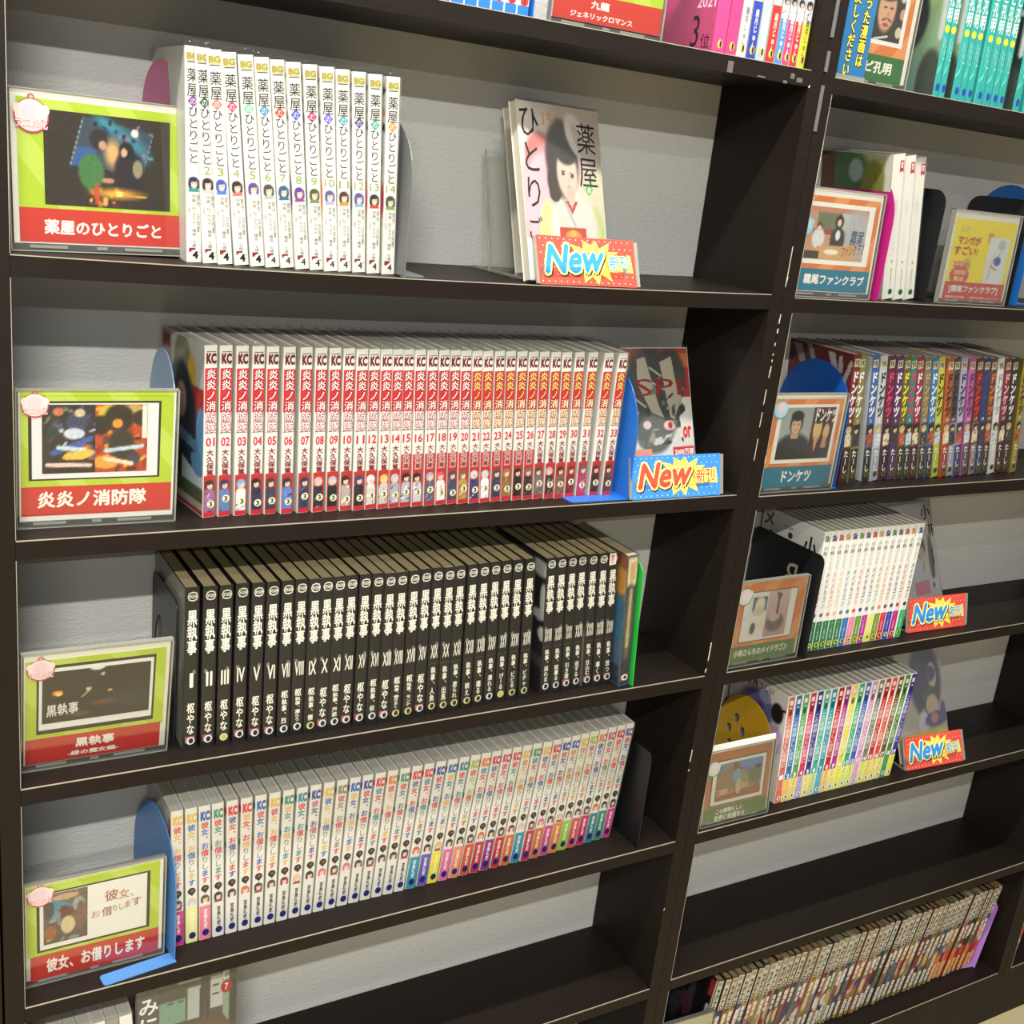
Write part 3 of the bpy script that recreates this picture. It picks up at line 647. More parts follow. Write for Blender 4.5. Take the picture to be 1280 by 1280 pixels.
XP = [(.7290, .0190, (236, 74, 146), 'hot pink spine, leftmost'), (.7485, .0166, (240, 70, 140), 'bright pink spine, second pink one'), (.7660, .0150, (236, 234, 230), 'white spine'), (.7815, .0150, (50, 74, 180), 'royal blue spine'), (.7970, .0160, (190, 206, 214), 'pale grey-blue spine'), (.8135, .0150, (218, 50, 44), 'red spine, first red one'),
      (.8290, .0120, (90, 150, 220), 'sky-blue spine'), (.8415, .0130, (232, 70, 136), 'rose pink spine between blue and red'), (.8550, .0110-.001, (220, 50, 50), 'narrow red spine'), (.8650-.0005, .0050, (232, 228, 60), 'yellow')]
XP = [(.7285, .0182, (236, 74, 146), 'hot pink spine, leftmost'), (.7472, .0160, (240, 70, 140), 'bright pink spine, second pink one'), (.7637, .0140, (236, 234, 230), 'white spine'), (.7782, .0138, (50, 74, 180), 'royal blue spine'), (.7925, .0138, (190, 206, 214), 'pale grey-blue spine'), (.8068, .0140, (218, 50, 44), 'red spine, first red one'),
      (.8213, .0112, (90, 150, 220), 'sky-blue spine'), (.8330, .0112, (232, 70, 136), 'rose pink spine between blue and red'), (.8447, .0112, (220, 50, 50), 'red spine beside the yellow one'), (.8564, .0122, (232, 228, 60), 'yellow spine, rightmost')]
for i, (x, T, c, nm) in enumerate(XP):
    t = book(x, .012, ZL[0], T, .112, HT, mat('cover_plain', c, .35) if i < 2 else C_white, P_grey, 0, 'top left shelf manga volume with %s' % nm, 'bright manga volumes at the right of the top shelf', .002, i)
    F = Flat(); bt = .062 if i in (3, 4, 5) else (.05 if i > 5 else .10); F.rect(-T/2+.0006, T/2-.0006, .0005, bt, c, 0)
    tc = (250, 246, 240) if i not in (2, 9) else (70, 66, 70)
    if i > 1: F.vtext('眉月じゅん', .0010, .054, .0056, .0085, tc, 1, .02)
    obj('spine_band', F.mesh(), t)
    if i > 5: obj('spine_portrait', face(T-.0015, .052, .075, (50, 40, 60), (226, 224, 230), (214, 220, 226), None, i)(), t)
    F = Flat(y0=-.0003); F.disc(.0012, .0105, .0036, (222, 204, 110), 1, ry=.0048); F.disc(.0022, .0105, .0014, (40, 36, 20), 2, ry=.0040); obj('volume_sticker', F.mesh(), t)
    if i == 0:
        me = picture(0, .112, .001, HT-.001, 40, 60, (206, 60, 120), [('r', 0, 0, 1, .3, (170, 40, 90))], 4, 'left', -.0002, -T/2, .112); obj('cover_picture', me, t)
        F = Flat(); F.htext('2021', .076, .108, .048, .060, (236, 190, 210), 1, .02); F.htext('3', .072, .085, .006, .040, BLK, 2, .0); F.htext('位', .090, .106, .005, .020, BLK, 2, .0); F.htext('力が', .082, .108, .068, .084, (240, 200, 216), 1, .03)
        obj('cover_lettering', F.mesh('left', -T/2-.0002, .112), t)

# ---- top shelf of the middle bookcase: turquoise volumes
HR0 = .191
XR0 = [(1.0962, .0112), (1.1085, .0108), (1.1315, .0150), (1.1472, .0112), (1.1590, .0130), (1.1775, .0160), (1.1942, .0150), (1.2105, .0120), (1.2235, .0130), (1.2560, .0140), (1.2790, .0125), (1.2925, .0140)]
TEAL = (44, 190, 180)
M_teal = mat('cover_turquoise', (40, 178, 170), .35)
def r0_print(T):
    def f():
        F = Flat(); F.vtext('パリピ孔明', 0, .180, min(T, .013)*.86, .0182, (232, 240, 236), 1, .03); F.disc(0, .0815, .0046, (230, 224, 60), 1); F.vtext('四葉タト', -.0014, .072, .0030, .0066, (190, 236, 232), 1, .0); F.vtext('小川亮', .0022, .070, .0030, .0066, (190, 236, 232), 1, .0)
        F.poly([(-T/2+.001, .030), (-T/2+.001, .027), (0, .034), (.001, .044), (T/2-.001, .046), (.002, .049), (-.001, .038)], (120, 226, 200), 1)
        F.disc(.0012, .0125, .0034, (30, 70, 190), 2, ry=.0048); return F.mesh()
    return f
for i, (x, T) in enumerate(XR0):
    t = book(x, .014, ZR[0], T, .128, HR0, M_teal, P_grey, -2.0, 'turquoise manga volume, %s from the left on the top right shelf' % ORD[i], 'turquoise manga volumes', .002, i)
    part(t, 'spine_print', ('r0', T), r0_print(T))
    if i in (0, 2, 9): obj('cover_picture', picture(0, .128, .001, HR0-.001, 50, 70, ((170, 180, 110), (120, 170, 150)) if i < 3 else (30, 44, 44), [('l', .72, .2, .98, .2, .02, (200, 210, 206)), ('l', .74, .35, .97, .35, .02, (200, 210, 206)), ('l', .97, .15, .97, .62, .022, (205, 212, 210)), ('e', .6, .5, .18, .2, (30, 40, 40)), ('e', .9, .9, .15, .2, (60, 70, 60))], 5, 'left', -.0002, -T/2, .128), t)

# ---- middle bookcase, second shelf: three thick white volumes
for i, (x, y) in enumerate([(1.0963, .028), (1.1192, .030), (1.1470, .037)]):
    H = .189; t = book(x, y, ZR[1], .0225, .128, H, C_white, P_white, -9.8, ['leftmost of three thick white manga with red ribbon logo', 'middle one of three thick white manga with red ribbon logo', 'rightmost of three thick white manga, beside the black bookend'][i], 'thick white manga volumes', .005, i)
    def f():
        F = Flat(); F.poly([(.002, H*.955), (.002, H*.875), (.0055, H*.885), (.009, H*.875), (.009, H*.955)][::-1], (190, 50, 60), 1); F.rect(.0037, .0073, H*.905, H*.945, (238, 230, 226), 2); F.htext('A', .0045, .0065, H*.91, H*.935, (120, 30, 40), 3, .02)
        F.vtext('霧尾ファンクラブ', .0005, H*.70, .0080, H*.048, (216, 222, 226), 1, .02); F.vtext('地球のお魚ぽんちゃん', .002, H*.22, .0026, H*.0145, (90, 90, 90), 1, .0); F.htext('1', .0006, .002, H*.255, H*.275, (120, 130, 120), 1); F.disc(.0028, H*.05, .0040, (30, 110, 50), 2); F.htext('4', .0012, .0044, H*.035, H*.065, (10, 40, 20), 3, .02); return F.mesh()
    part(t, 'spine_print', 'rr1', f)
    if i == 0: obj('cover_picture', picture(0, .128, .001, H-.001, 50, 70, (196, 196, 150), [('e', .3, .15, .4, .2, (90, 130, 90)), ('e', .75, .2, .16, .16, (150, 150, 70)), ('e', .5, .12, .1, .08, (180, 200, 190)), ('r', .9, 0, 1, 1, (224, 222, 212)), ('r', 0, 0, .2, 1, (110, 70, 50))], 6, 'left', -.0002, -.01125, .128), t)

# ---- middle bookcase, third shelf: 23 many-coloured volumes
H5 = .1865
X5 = [1.0932-.0025, 1.1085, 1.1360, 1.1540, 1.1720, 1.1895, 1.2060, 1.2205, 1.2355, 1.2535, 1.2700, 1.2850, 1.3020, 1.3180, 1.3336, 1.3520, 1.3690, 1.3845, 1.4000, 1.4163, 1.4330, 1.4490, 1.4700]
B5 = [(124, 30, 36), (134, 128, 60), (50, 100, 170), (196, 200, 204), (100, 26, 48), (90, 36, 100), (110, 90, 50), (50, 130, 124), (160, 36, 70), (130, 116, 104), (50, 120, 180), (204, 200, 60), (176, 90, 50), (70, 66, 66), (170, 165, 200), (180, 90, 160), (110, 24, 28), (44, 50, 110), (96, 64, 44), (226, 226, 228), (130, 30, 50), (36, 32, 36), (160, 140, 50)]
T5 = [(240, 236, 230)]*3+[(30, 28, 28), (230, 60, 120), (240, 236, 240), (240, 230, 50), (216, 50, 110), (240, 236, 236), (200, 170, 70), (240, 240, 240), (40, 40, 20), (60, 24, 20), (24, 22, 24), (40, 36, 50), (80, 30, 90), (226, 60, 50), (60, 70, 140), (226, 120, 60), (150, 160, 170), (236, 190, 196), (240, 236, 236), (50, 40, 14)]
N5 = ['dark red', 'olive', 'blue', 'pale grey with black lettering', 'maroon with pink lettering', 'purple', 'brown with yellow lettering', 'teal green with magenta lettering', 'crimson', 'taupe with gold lettering', 'bright blue', 'lime yellow', 'rust orange', 'charcoal', 'lavender', 'orchid pink', 'dark red with scarlet lettering', 'navy', 'brown with orange lettering', 'white with grey lettering', 'wine red with pink lettering', 'black with white lettering', 'mustard gold']
LOW5 = [(40, 34, 34)]*3+[(150, 160, 166)]+[(44, 30, 40), (70, 50, 90), (60, 40, 30), (40, 50, 50), (60, 30, 40), (60, 50, 50), (60, 50, 56), (170, 180, 60), (160, 60, 40), (150, 156, 170), (70, 60, 110), (90, 80, 90), (130, 120, 130), (60, 64, 100), (70, 50, 44), (200, 200, 200), (60, 34, 40), (70, 40, 40), (150, 130, 50)]
for i in range(23):
    ln = np.interp(i, [0, 1, 11, 21, 22], [-6, -8.4, -12.5, -11.5, -10])
    t = book(X5[i], .033 if i != 12 else .031, ZR[2], .0146, .128, H5, mat('cover_colour', B5[i], .35), P_white, ln, 'manga volume with %s spine, %s in its row' % (N5[i], ORD[i]), 'many-coloured manga volumes', .0012, i)
    F = Flat(); F.rect(-.0066, .0066, .0005, H5*.27, LOW5[i], 0); F.rect(-.0050, .0050, H5*.905, H5*.965, (226, 218, 186), 0); F.htext('YK', -.0042, .0042, H5*.915, H5*.955, (90, 76, 40), 1, .05); obj('spine_band', F.mesh(), t)
    part(t, 'title_lettering', ('r5', T5[i]), lambda: Flat().vtext('ドンケツ', 0, H5*.875, .0122, H5*.0900, T5[i], 1, .065).mesh())
    F = Flat(); F.htext(str(i+1), -.0014 if i < 9 else -.0028, .0014 if i < 9 else .0028, H5*.475, H5*.50, (236, 232, 226), 1, .02); obj('volume_number', F.mesh(), t)
    obj('spine_portrait', face(.0128, H5*.285, H5*.46, (40, 34, 34) if i % 3 else (190, 170, 130), [(226, 214, 180), (70, 60, 70), (180, 90, 70), (200, 210, 220)][i % 4], LOW5[i], None, i+200, (232, 206, 150))(), t)
    part(t, 'author_lettering', 'r5a', lambda: Flat().vtext('たーし', 0, H5*.262, .0092, H5*.062, (238, 234, 226), 1, .03).mesh())
    part(t, 'volume_sticker', 'r5s', lambda: Flat(y0=-.0003).disc(.0008, H5*.055, .0046, (110, 104, 40), 0).disc(.0012, H5*.055, .0022, (44, 40, 20), 1, ry=.003).mesh())
    if i == 0:
        obj('cover_picture', picture(0, .128, .001, H5-.001, 60, 80, (112, 30, 34), [('p', [(.08, .02), (.2, .02), (.3, .16), (.2, .16)], (176, 170, 170)), ('p', [(.28, .0), (.36, 0), (.44, .1), (.38, .12)], (176, 170, 170)), ('p', [(.62, .02), (.72, .02), (.82, .2), (.74, .2)], (200, 196, 194)), ('p', [(.78, .04), (.84, .03), (.86, .16), (.8, .16)], (200, 196, 194)), ('p', [(.96, .04), (1, .06), (.9, .26), (.84, .24)], (206, 202, 200))], 4, 'left', -.0002, -.0073, .128), t)
    if i in (2, 22): obj('cover_picture', picture(0, .128, .001, H5-.001, 12, 20, (206, 208, 206) if i == 2 else (120, 104, 30), [], 4, 'left', -.0002, -.0073, .128), t)

# ---- middle bookcase, fourth shelf: 15 white volumes with coloured feet
H6 = .1885
X6 = [1.0786+i*.01348 for i in range(15)]; X6[14] = 1.2690
B6 = [(44, 110, 70)]*2+[(50, 120, 76)]*3+[(40, 110, 180), (226, 130, 160), (110, 150, 50), (176, 60, 150), (226, 220, 110), (120, 150, 50), (206, 50, 70), (50, 60, 180), (190, 30, 120), (36, 170, 110)]
C6 = [(60, 110, 150), (90, 110, 150), (226, 110, 120), (220, 190, 140), (90, 120, 170), (60, 120, 150), (214, 70, 90), (60, 60, 140), (100, 100, 140), (110, 170, 110), (230, 130, 90), (170, 40, 60), (50, 70, 160), (190, 40, 60), (40, 60, 50)]
N6 = ['green', 'green', 'green', 'green', 'green', 'blue', 'pink', 'leaf green', 'magenta', 'pale yellow', 'olive green', 'red', 'royal blue', 'deep magenta', 'emerald']
for i in range(15):
    ln = np.interp(i, [0, 1, 14], [-2, -1.7, 0])
    t = book(X6[i], .022, ZR[3], .0128 if i < 14 else .0142, .128, H6, C_white, P_white, ln, 'white manga volume with %s foot, %s from the black B bookend' % (N6[i], ORD[i]), 'white manga volumes with coloured feet', None, i)
    F = Flat(); c = C6[i]; F.htext('Sk', -.0036, .0046, H6*.918, H6*.962, [(70, 130, 80), (60, 60, 120), (190, 40, 60), (200, 140, 60), (50, 60, 130)][i % 5], 1, .06); F.vtext('小林', .0004, H6*.885, .0082, H6*.045, (40, 38, 38), 1, .0)
    F.vtext('さんちの', .0006, H6*.79, .0030, H6*.027, (60, 60, 60), 1, .0); F.vtext('メイドラゴン', 0, H6*.665, .0070, H6*.052, c, 1, .02); F.disc(.0002, H6*.300, .0034, c, 1); F.rect(-.006, .006, .0005, H6*.245, B6[i], 0)
    F.vtext('クール教信者', 0, H6*.23, .0030, H6*.024, (226, 236, 226), 1, .0); obj('spine_print', F.mesh(), t)
    F = Flat(y0=-.0003); F.disc(.0008, H6*.045, .0042, (206, 200, 70), 1); F.disc(.0012, H6*.045, .0022, (40, 60, 20), 2, ry=.0014+.0008*(i % 3)); obj('volume_sticker', F.mesh(), t)
    if i == 0:
        obj('cover_picture', picture(0, .128, .001, H6-.001, 30, 40, (206, 204, 198), [], 3, 'left', -.0002, -.0064, .128), t)
        F = Flat(); F.htext('小', .090, .118, .137, .172, BLK, 1, .03); F.disc(.062, .160, .0050, (60, 60, 50), 1); F.htext('大人気', .045, .066, .168, .173, (120, 120, 116), 1); g = (86, 90, 76)
        F.vtext('メイドラゴン', .014, .186, .026, .027, g, 1, .04); obj('cover_lettering', F.mesh('left', -.0066, .128), t)

# ---- middle bookcase, fifth shelf: 19 candy-coloured volumes
H7 = .1868
B7 = [(200, 110, 100), (50, 110, 180), (90, 160, 100), (200, 60, 100), (50, 50, 140), (70, 170, 160), (40, 150, 170), (190, 40, 50), (170, 60, 140), (226, 214, 70), (60, 170, 120), (60, 100, 190), (210, 150, 196), (120, 130, 120), (190, 50, 50), (220, 80, 70), (110, 90, 40), (60, 130, 60), (60, 50, 150)]
N7 = ['salmon', 'blue', 'green', 'raspberry', 'navy', 'turquoise', 'cyan-teal', 'red', 'magenta', 'yellow', 'mint green', 'royal blue', 'lilac pink', 'grey-green', 'brick red', 'coral', 'brown', 'grass green', 'indigo with number 19']
F7 = [(214, 110, 80), (226, 190, 100), (226, 200, 110), (170, 160, 200), (226, 214, 120), (190, 210, 130), (90, 170, 190), (228, 190, 110), (226, 216, 130), (228, 226, 80), (216, 224, 120), (206, 220, 110), (214, 160, 200), (216, 214, 120), (220, 210, 100), (226, 210, 120), (220, 214, 110), (60, 150, 90), (226, 220, 70)]
for i in range(19):
    x = 1.0794+i*.01353; ln = np.interp(i, [0, 18], [-4.5, 3.2]); T = .0129
    t = book(x, .0215, ZR[4], T, .128, H7, C_white, P_white, ln, 'manga volume with %s spine, %s in the candy-coloured row' % (N7[i], ORD[i]), 'candy-coloured manga volumes', None, i)
    c = B7[i]; lt = tuple(int(v*.35+240*.65) for v in c)
    def f():
        F = Flat(); F.rect(-.0047, .0061, H7*.27, H7*.99, c, 0); F.rect(-.0022, .0038, H7*.915, H7*.955, (236, 234, 230), 1); F.disc(.001, H7*.885, .0015, (240, 230, 220), 1); F.disc(.001, H7*.845, .0036, tuple(int(v*.5) for v in c), 1, ry=.006)
        F.vtext('この素晴らしい世界に', .0006, H7*.79, .0092, H7*.0455, lt, 1, .05); F.vtext('祝福を', -.0042, H7*.5, .003, H7*.03, lt, 1, .0)
        F.poly([(-.006, H7*.30), (-.003, H7*.31), (.006, H7*.345), (.003, H7*.325)], BLK, 2); F.rect(-.0061, .0061, H7*.215, H7*.27, c, 0); F.htext(str(i+1), -.002 if i < 9 else -.0035, .0025 if i < 9 else .004, H7*.225, H7*.262, (240, 236, 240), 2, .06)
        F.rect(-.0061, .0061, .0005, H7*.215, F7[i], 0); F.rect(-.003, .004, H7*.12, H7*.20, tuple(min(255, v+20) for v in F7[i]), 1); F.vtext('渡真仁', .0005, H7*.198, .0042, H7*.028, (110, 70, 60), 2, .0); return F.mesh()
    obj('spine_print', f(), t)
    F = Flat(y0=-.0003); F.disc(.0008, H7*.045, .0040, (236, 234, 224), 1); F.disc(.0012, H7*.045, .0016, (60, 56, 50), 2, ry=.0026); obj('volume_sticker', F.mesh(), t)
    if i == 0:
        obj('cover_picture', picture(0, .128, .001, H7-.001, 60, 80, (196, 190, 186), [('e', .5, .25, .3, .16, (90, 90, 130)), ('e', .62, .12, .1, .06, (130, 130, 160)), ('e', .85, .2, .1, .09, (26, 22, 24)), ('l', .8, .2, .97, .14, .012, (30, 26, 30)), ('e', .85, .45, .14, .14, (176, 150, 180)), ('r', .5, .2, .62, .9, (60, 66, 110)), ('e', .3, .5, .3, .3, (150, 140, 150))], 6, 'left', -.0002, -.00645, .128), t)
        F = Flat(); F.htext('世界', .035, .062, .168, .182, (50, 46, 46), 1, .02); F.htext('うしい', .066, .096, .172, .184, (60, 56, 56), 1, .02); obj('cover_lettering', F.mesh('left', -.0066, .128), t)

# ---- middle bookcase, bottom shelf: long row of leaning beige volumes
H8 = .183
n8 = 50
for i in range(n8):
    u = i/(n8-1); x = 1.030+(1.7205-1.030)*u; ln = 7.5+7*u; T = .0132
    base = [(206, 200, 178), (214, 208, 190), (196, 190, 166), (206, 198, 180)][i % 4]
    mid = [(150, 110, 90), (110, 120, 130), (190, 150, 70), (150, 60, 60), (120, 130, 90), (90, 90, 120), (190, 130, 120), (160, 150, 140), (60, 60, 80)][(i*5+3) % 9]
    end = i > 40
    lab = 'beige manga volume with red-orange foot, %s from the left in the leaning bottom row' % ORD[i] if end else 'beige manga volume with grid lettering, %s from the left in the leaning bottom row' % ORD[i]
    t = book(x, .038+random.uniform(-.002, .002), ZR[6], T, .128, H8+random.uniform(-.0015, .0015), mat('cover_dark', [(70, 24, 26), (40, 40, 60), (120, 104, 80), (44, 34, 28), (150, 140, 116), (30, 28, 30), (110, 50, 30)][(i*3+i//5) % 7], .4), P_tan, ln, lab, 'leaning manga volumes on the bottom shelf', None, i)
    obj('spine_band', cached(('r8b', i % 4), lambda: Flat().rect(-.0056, .0056, .0006, H8*.985, base, -1).mesh()), t)
    obj('spine_picture', picture(-.0056, .0056, .001, H8*.66, 8, 34, (mid, tuple(int(v*.6) for v in mid)), [('e', random.random(), random.random(), .5, .12, (206, 170, 140)), ('e', random.random(), random.random(), .6, .1, (200, 196, 190)), ('e', random.random(), random.random(), .5, .1, [(150, 40, 50), (60, 80, 130), (200, 160, 70)][i % 3]),
        ('r', 0, .68 if not end else .5, 1, 1, (70, 66, 60) if not end else [(150, 30, 60), (206, 60, 40), (216, 110, 40)][i % 3])], 24, seed=i), t)
    F = Flat(); F.vtext('ラグナロク', 0, H8*.90, .0088, H8*.06, (40, 34, 30), 1, .06); F.vtext('終末の', -.0005, H8*.60, .0074, H8*.055, (240, 234, 218), 1, .06); F.rect(-.004, .004, H8*.93, H8*.97, (160, 150, 124), 1)
    part(t, 'title_lettering', 'r8p', lambda: F.mesh()); part(t, 'grid_lettering', ('r8g', end), lambda: Flat().vtext('目目目', 0, H8*.21, .0098, H8*.055, (232, 228, 212) if not end else (236, 190, 120), 1, .05).mesh())
    part(t, 'volume_sticker', ('r8s', end), lambda: Flat(y0=-.0003).disc(.0008, H8*.035, .0038, (190, 186, 60) if not end else (224, 216, 190), 0).disc(.0010, H8*.035, .002, (60, 60, 30), 1).mesh())
    if i == 0:
        obj('cover_picture', picture(0, .128, .001, H8-.001, 50, 60, (16, 14, 16), [('r', .88, .03, .96, .2, (150, 40, 40)), ('e', .4, .4, .12, .3, (40, 38, 42)), ('e', .6, .45, .1, .12, (70, 30, 50)), ('e', .62, .3, .06, .14, (50, 48, 56)), ('l', .93, .3, .93, .7, .02, (190, 186, 176)), ('r', .97, 0, 1, 1, (206, 200, 180))], 5, 'left', -.0002, -.0066, .128), t)

# ---- sliver of a volume in the far right bookcase
t = book(1.8570, .030, ZR[6], .0150, .128, H8, C_white, P_white, 8, 'white and red manga volume cut by the right edge, standing in the last bookcase', None, None, 1)
F = Flat(); F.rect(-.0066, .0066, .03, .075, (190, 60, 50), 0); F.vtext('一二三', 0, .15, .008, .02, (70, 50, 50), 1); F.rect(-.005, .005, .01, .02, (60, 50, 50), 1); obj('spine_print', F.mesh(), t)

# ---- bottom left shelf: books seen from above, and a face-out one
for i in range(8):
    x = .012+i*.0148
    t = book(x, .030, ZL[5], .0145, .118, .1865 if i < 9 else .183, C_white if i % 3 else mat('cover_grey', (150, 148, 140), .5), P_grey, -4, 'manga volume showing only its page top, %s from the left, bottom left shelf' % ORD[i], 'manga volumes seen from above at the bottom left', None, i)
    obj('spine_print', Flat().rect(-.005, .005, .15, .17, (90, 90, 96), 0).mesh(), t)

# ================================================================= FACE-OUT BOOKS
def faceout(x, y, z, rot, lean, W_, H, T, covm, pagem, label, name='manga_volume', group=None):
    """front cover towards the aisle; x,y,z is the lower left corner; leans back"""
    t = thing(name, label, 'book', (x, y, z+ZO), (-math.radians(lean), 0, math.radians(rot)), group)
    b = MB(); b.box(0, W_, 0, .0006, 0, H, covm); b.box(0, W_, T-.0006, T, 0, H, covm); b.box(0, .0006, .0006, T-.0006, 0, H, covm) if False else b.box(W_-.0006, W_, .0006, T-.0006, 0, H, covm)
    obj('cover', b.me(), t); obj('page_block', boxmesh(.0012, W_-.0008, .0007, T-.0007, .0008, H-.0008, pagem), t)
    b = MB(); b.box(-.0004, W_+.0004, -.0006, -.0004, 0, H+.003, M_sleeve); obj('plastic_sleeve', b.me(), t)
    return t
zS = sag(0, .6)
t = faceout(.524, .0060, zS+.004, 15, 16.0, .134, .192, .011, C_white, P_white, 'manga volume numbered 15, face out on the clear easel with a pink cover')
obj('cover_picture', picture(.0008, .1332, .0008, .1912, 110, 150, ((222, 196, 192), (240, 176, 186)),
    [('e', .1, .15, .3, .2, (226, 214, 206)), ('e', .25, .3, .2, .14, (214, 120, 120)), ('e', .8, .1, .4, .2, (206, 190, 176)), ('e', .3, .55, .3, .3, (236, 190, 200)), ('e', .9, .6, .25, .3, (226, 220, 190)), ('e', .28, .75, .12, .2, (206, 226, 150)), ('e', .86, .72, .12, .16, (200, 216, 140)),
     ('e', .60, .72, .30, .26, (236, 232, 222)), ('e', .5, .30, .2, .22, (46, 34, 34)), ('e', .42, .42, .12, .1, (50, 36, 34), 20), ('e', .38, .5, .07, .05, (60, 40, 36)), ('e', .55, .38, .13, .15, (240, 214, 198)), ('e', .58, .50, .05, .06, (234, 204, 186)), ('e', .56, .25, .14, .08, (44, 32, 32)),
     ('e', .50, .385, .022, .010, (70, 36, 44)), ('e', .61, .395, .022, .010, (70, 36, 44)), ('l', .475, .372, .525, .368, .003, (50, 36, 36)), ('l', .585, .378, .635, .382, .003, (50, 36, 36)), ('l', .555, .40, .56, .43, .002, (214, 170, 150)), ('e', .56, .457, .013, .005, (200, 110, 110)), ('p', [(.5, .54), (.58, .62), (.66, .54), (.62, .54), (.58, .58), (.54, .54)], (200, 80, 60)), ('p', [(.47, .54), (.5, .54), (.62, .68), (.6, .7)], (206, 200, 196)), ('e', .7, .16, .12, .14, (236, 230, 222), -30), ('e', .74, .2, .05, .12, (210, 196, 190), -30),
     ('r', .40, .695, .74, .76, (214, 70, 50)), ('e', .57, .745, .1, .035, (240, 160, 60)), ('e', .57, .73, .04, .02, (250, 200, 90)),
     ('p', [(0, .765), (1, .80), (1, 1), (0, 1)], (240, 238, 232)), ('e', .84, .835, .1, .05, (214, 190, 60)), ('r', .74, .88, .97, 1, (50, 30, 34)), ('e', .86, .95, .08, .04, (190, 90, 50))], 5), t)
F = Flat(y0=-.00045); k = (34, 28, 30)
F.vtext('薬屋', .110, .178, .034, .037, k, 1, .0); F.poly([(.109, .096), (.116, .103), (.109, .110), (.102, .103)], (90, 170, 90), 1); F.vtext('の', .109, .1065, .007, .008, (240, 240, 220), 2)
F.vtext('ひとり', .017, .190, .034, .038, k, 1, .0); F.vtext('ご', .014, .070, .026, .030, k, 1, .0); F.htext('15', .040, .054, .168, .182, (190, 140, 80), 1, .0)
F.htext('TVアニメ第2期', .010, .090, .034, .046, (176, 150, 60), 2, .02, slope=-.05); F.htext('4月4日(金)より', .030, .092, .021, .031, (90, 90, 86), 2, .03, slope=-.05); F.htext('第2クール放送!!', .012, .094, .011, .019, (110, 160, 110), 2, .02, slope=-.05); F.htext('4000', .103, .121, .027, .034, (250, 250, 240), 2, .04)
obj('cover_lettering', F.mesh(), t)
t = faceout(.5605, .083, zS+.003, 20, 14.0, .110, .187, .013, C_white, P_white, 'manga volume with purple and yellow robes, mostly hidden behind the pink one')
obj('cover_picture', picture(.0008, .1332, .0008, .1912, 60, 90, (222, 220, 218), [('e', .3, .28, .25, .14, (150, 146, 130)), ('p', [(.02, .3), (1, .3), (1, .55), (.2, .5), (.05, .5)], (64, 34, 96)), ('e', .28, .52, .2, .16, (196, 176, 70), 20), ('e', .35, .68, .2, .1, (200, 190, 90)), ('p', [(.05, .72), (.2, .7), (.5, .86), (.9, 1), (.6, 1), (.15, .88)], (60, 30, 90))], 5), t)
F = Flat(y0=-.00045); F.htext('薬', .012, .038, .160, .182, (50, 46, 50), 1, .0); obj('cover_lettering', F.mesh(), t)

t = faceout(.722, .030, ZL[2]+.004, 6, 19.0, .117, .180, .013, C_white, P_white, 'manga volume with grey beast face and red cover, face out behind blue card')
obj('cover_picture', picture(.0008, .1162, .0008, .1792, 100, 150, (216, 214, 210), [('r', 0, 0, 1, .12, (170, 60, 56)), ('r', .6, .05, 1, .36, (176, 36, 40)), ('p', [(.7, .04), (1, .04), (1, .14), (.7, .14)], (196, 110, 50)), ('e', .4, .35, .42, .36, (56, 60, 58)), ('e', .72, .2, .22, .2, (60, 62, 60)), ('e', .4, .62, .26, .14, (90, 98, 94)), ('e', .78, .5, .14, .08, (64, 68, 66)),
     ('p', [(.22, .08), (.34, .06), (.50, .42), (.56, .5), (.38, .46), (.2, .25)], (176, 168, 150)), ('p', [(.56, .1), (.74, .06), (.8, .3), (.86, .36), (.72, .52), (.66, .5)], (180, 172, 152)), ('l', .05, .32, .3, .42, .007, (190, 190, 186)), ('l', .4, .14, .56, .2, .007, (190, 190, 186)), ('l', .4, .24, .6, .3, .007, (180, 180, 176)), ('e', .64, .56, .09, .035, (230, 190, 190)), ('e', .65, .56, .035, .025, (176, 40, 50)), ('e', .3, .55, .06, .03, (210, 190, 190)), ('p', [(.3, .66), (.5, .64), (.68, .62), (.6, .68), (.4, .70)], (200, 198, 192)), ('s', .1, .15, .9, .7, 26, .03, [(70, 74, 72), (110, 112, 108), (40, 42, 42), (150, 146, 136)]),
     ('p', [(.8, .5), (1, .42), (1, .7), (.85, .7)], (226, 222, 220)), ('r', .66, .72, 1, .92, (206, 50, 46)), ('r', .0, .72, .34, .9, (226, 150, 140)), ('r', .0, .9, 1, 1, (226, 224, 220))], 6), t)
F = Flat(y0=-.00045); F.htext('SPI', .020, .100, .118, .140, (140, 40, 36), 1, .0); F.htext('or', .098, .112, .062, .076, (206, 40, 46), 1, .05); F.htext('2000万部', .080, .114, .040, .048, (250, 236, 230), 1, .03); F.htext('最新刊大回炎', .004, .112, .012, .024, (60, 50, 50), 1, .05); obj('cover_lettering', F.mesh(), t)

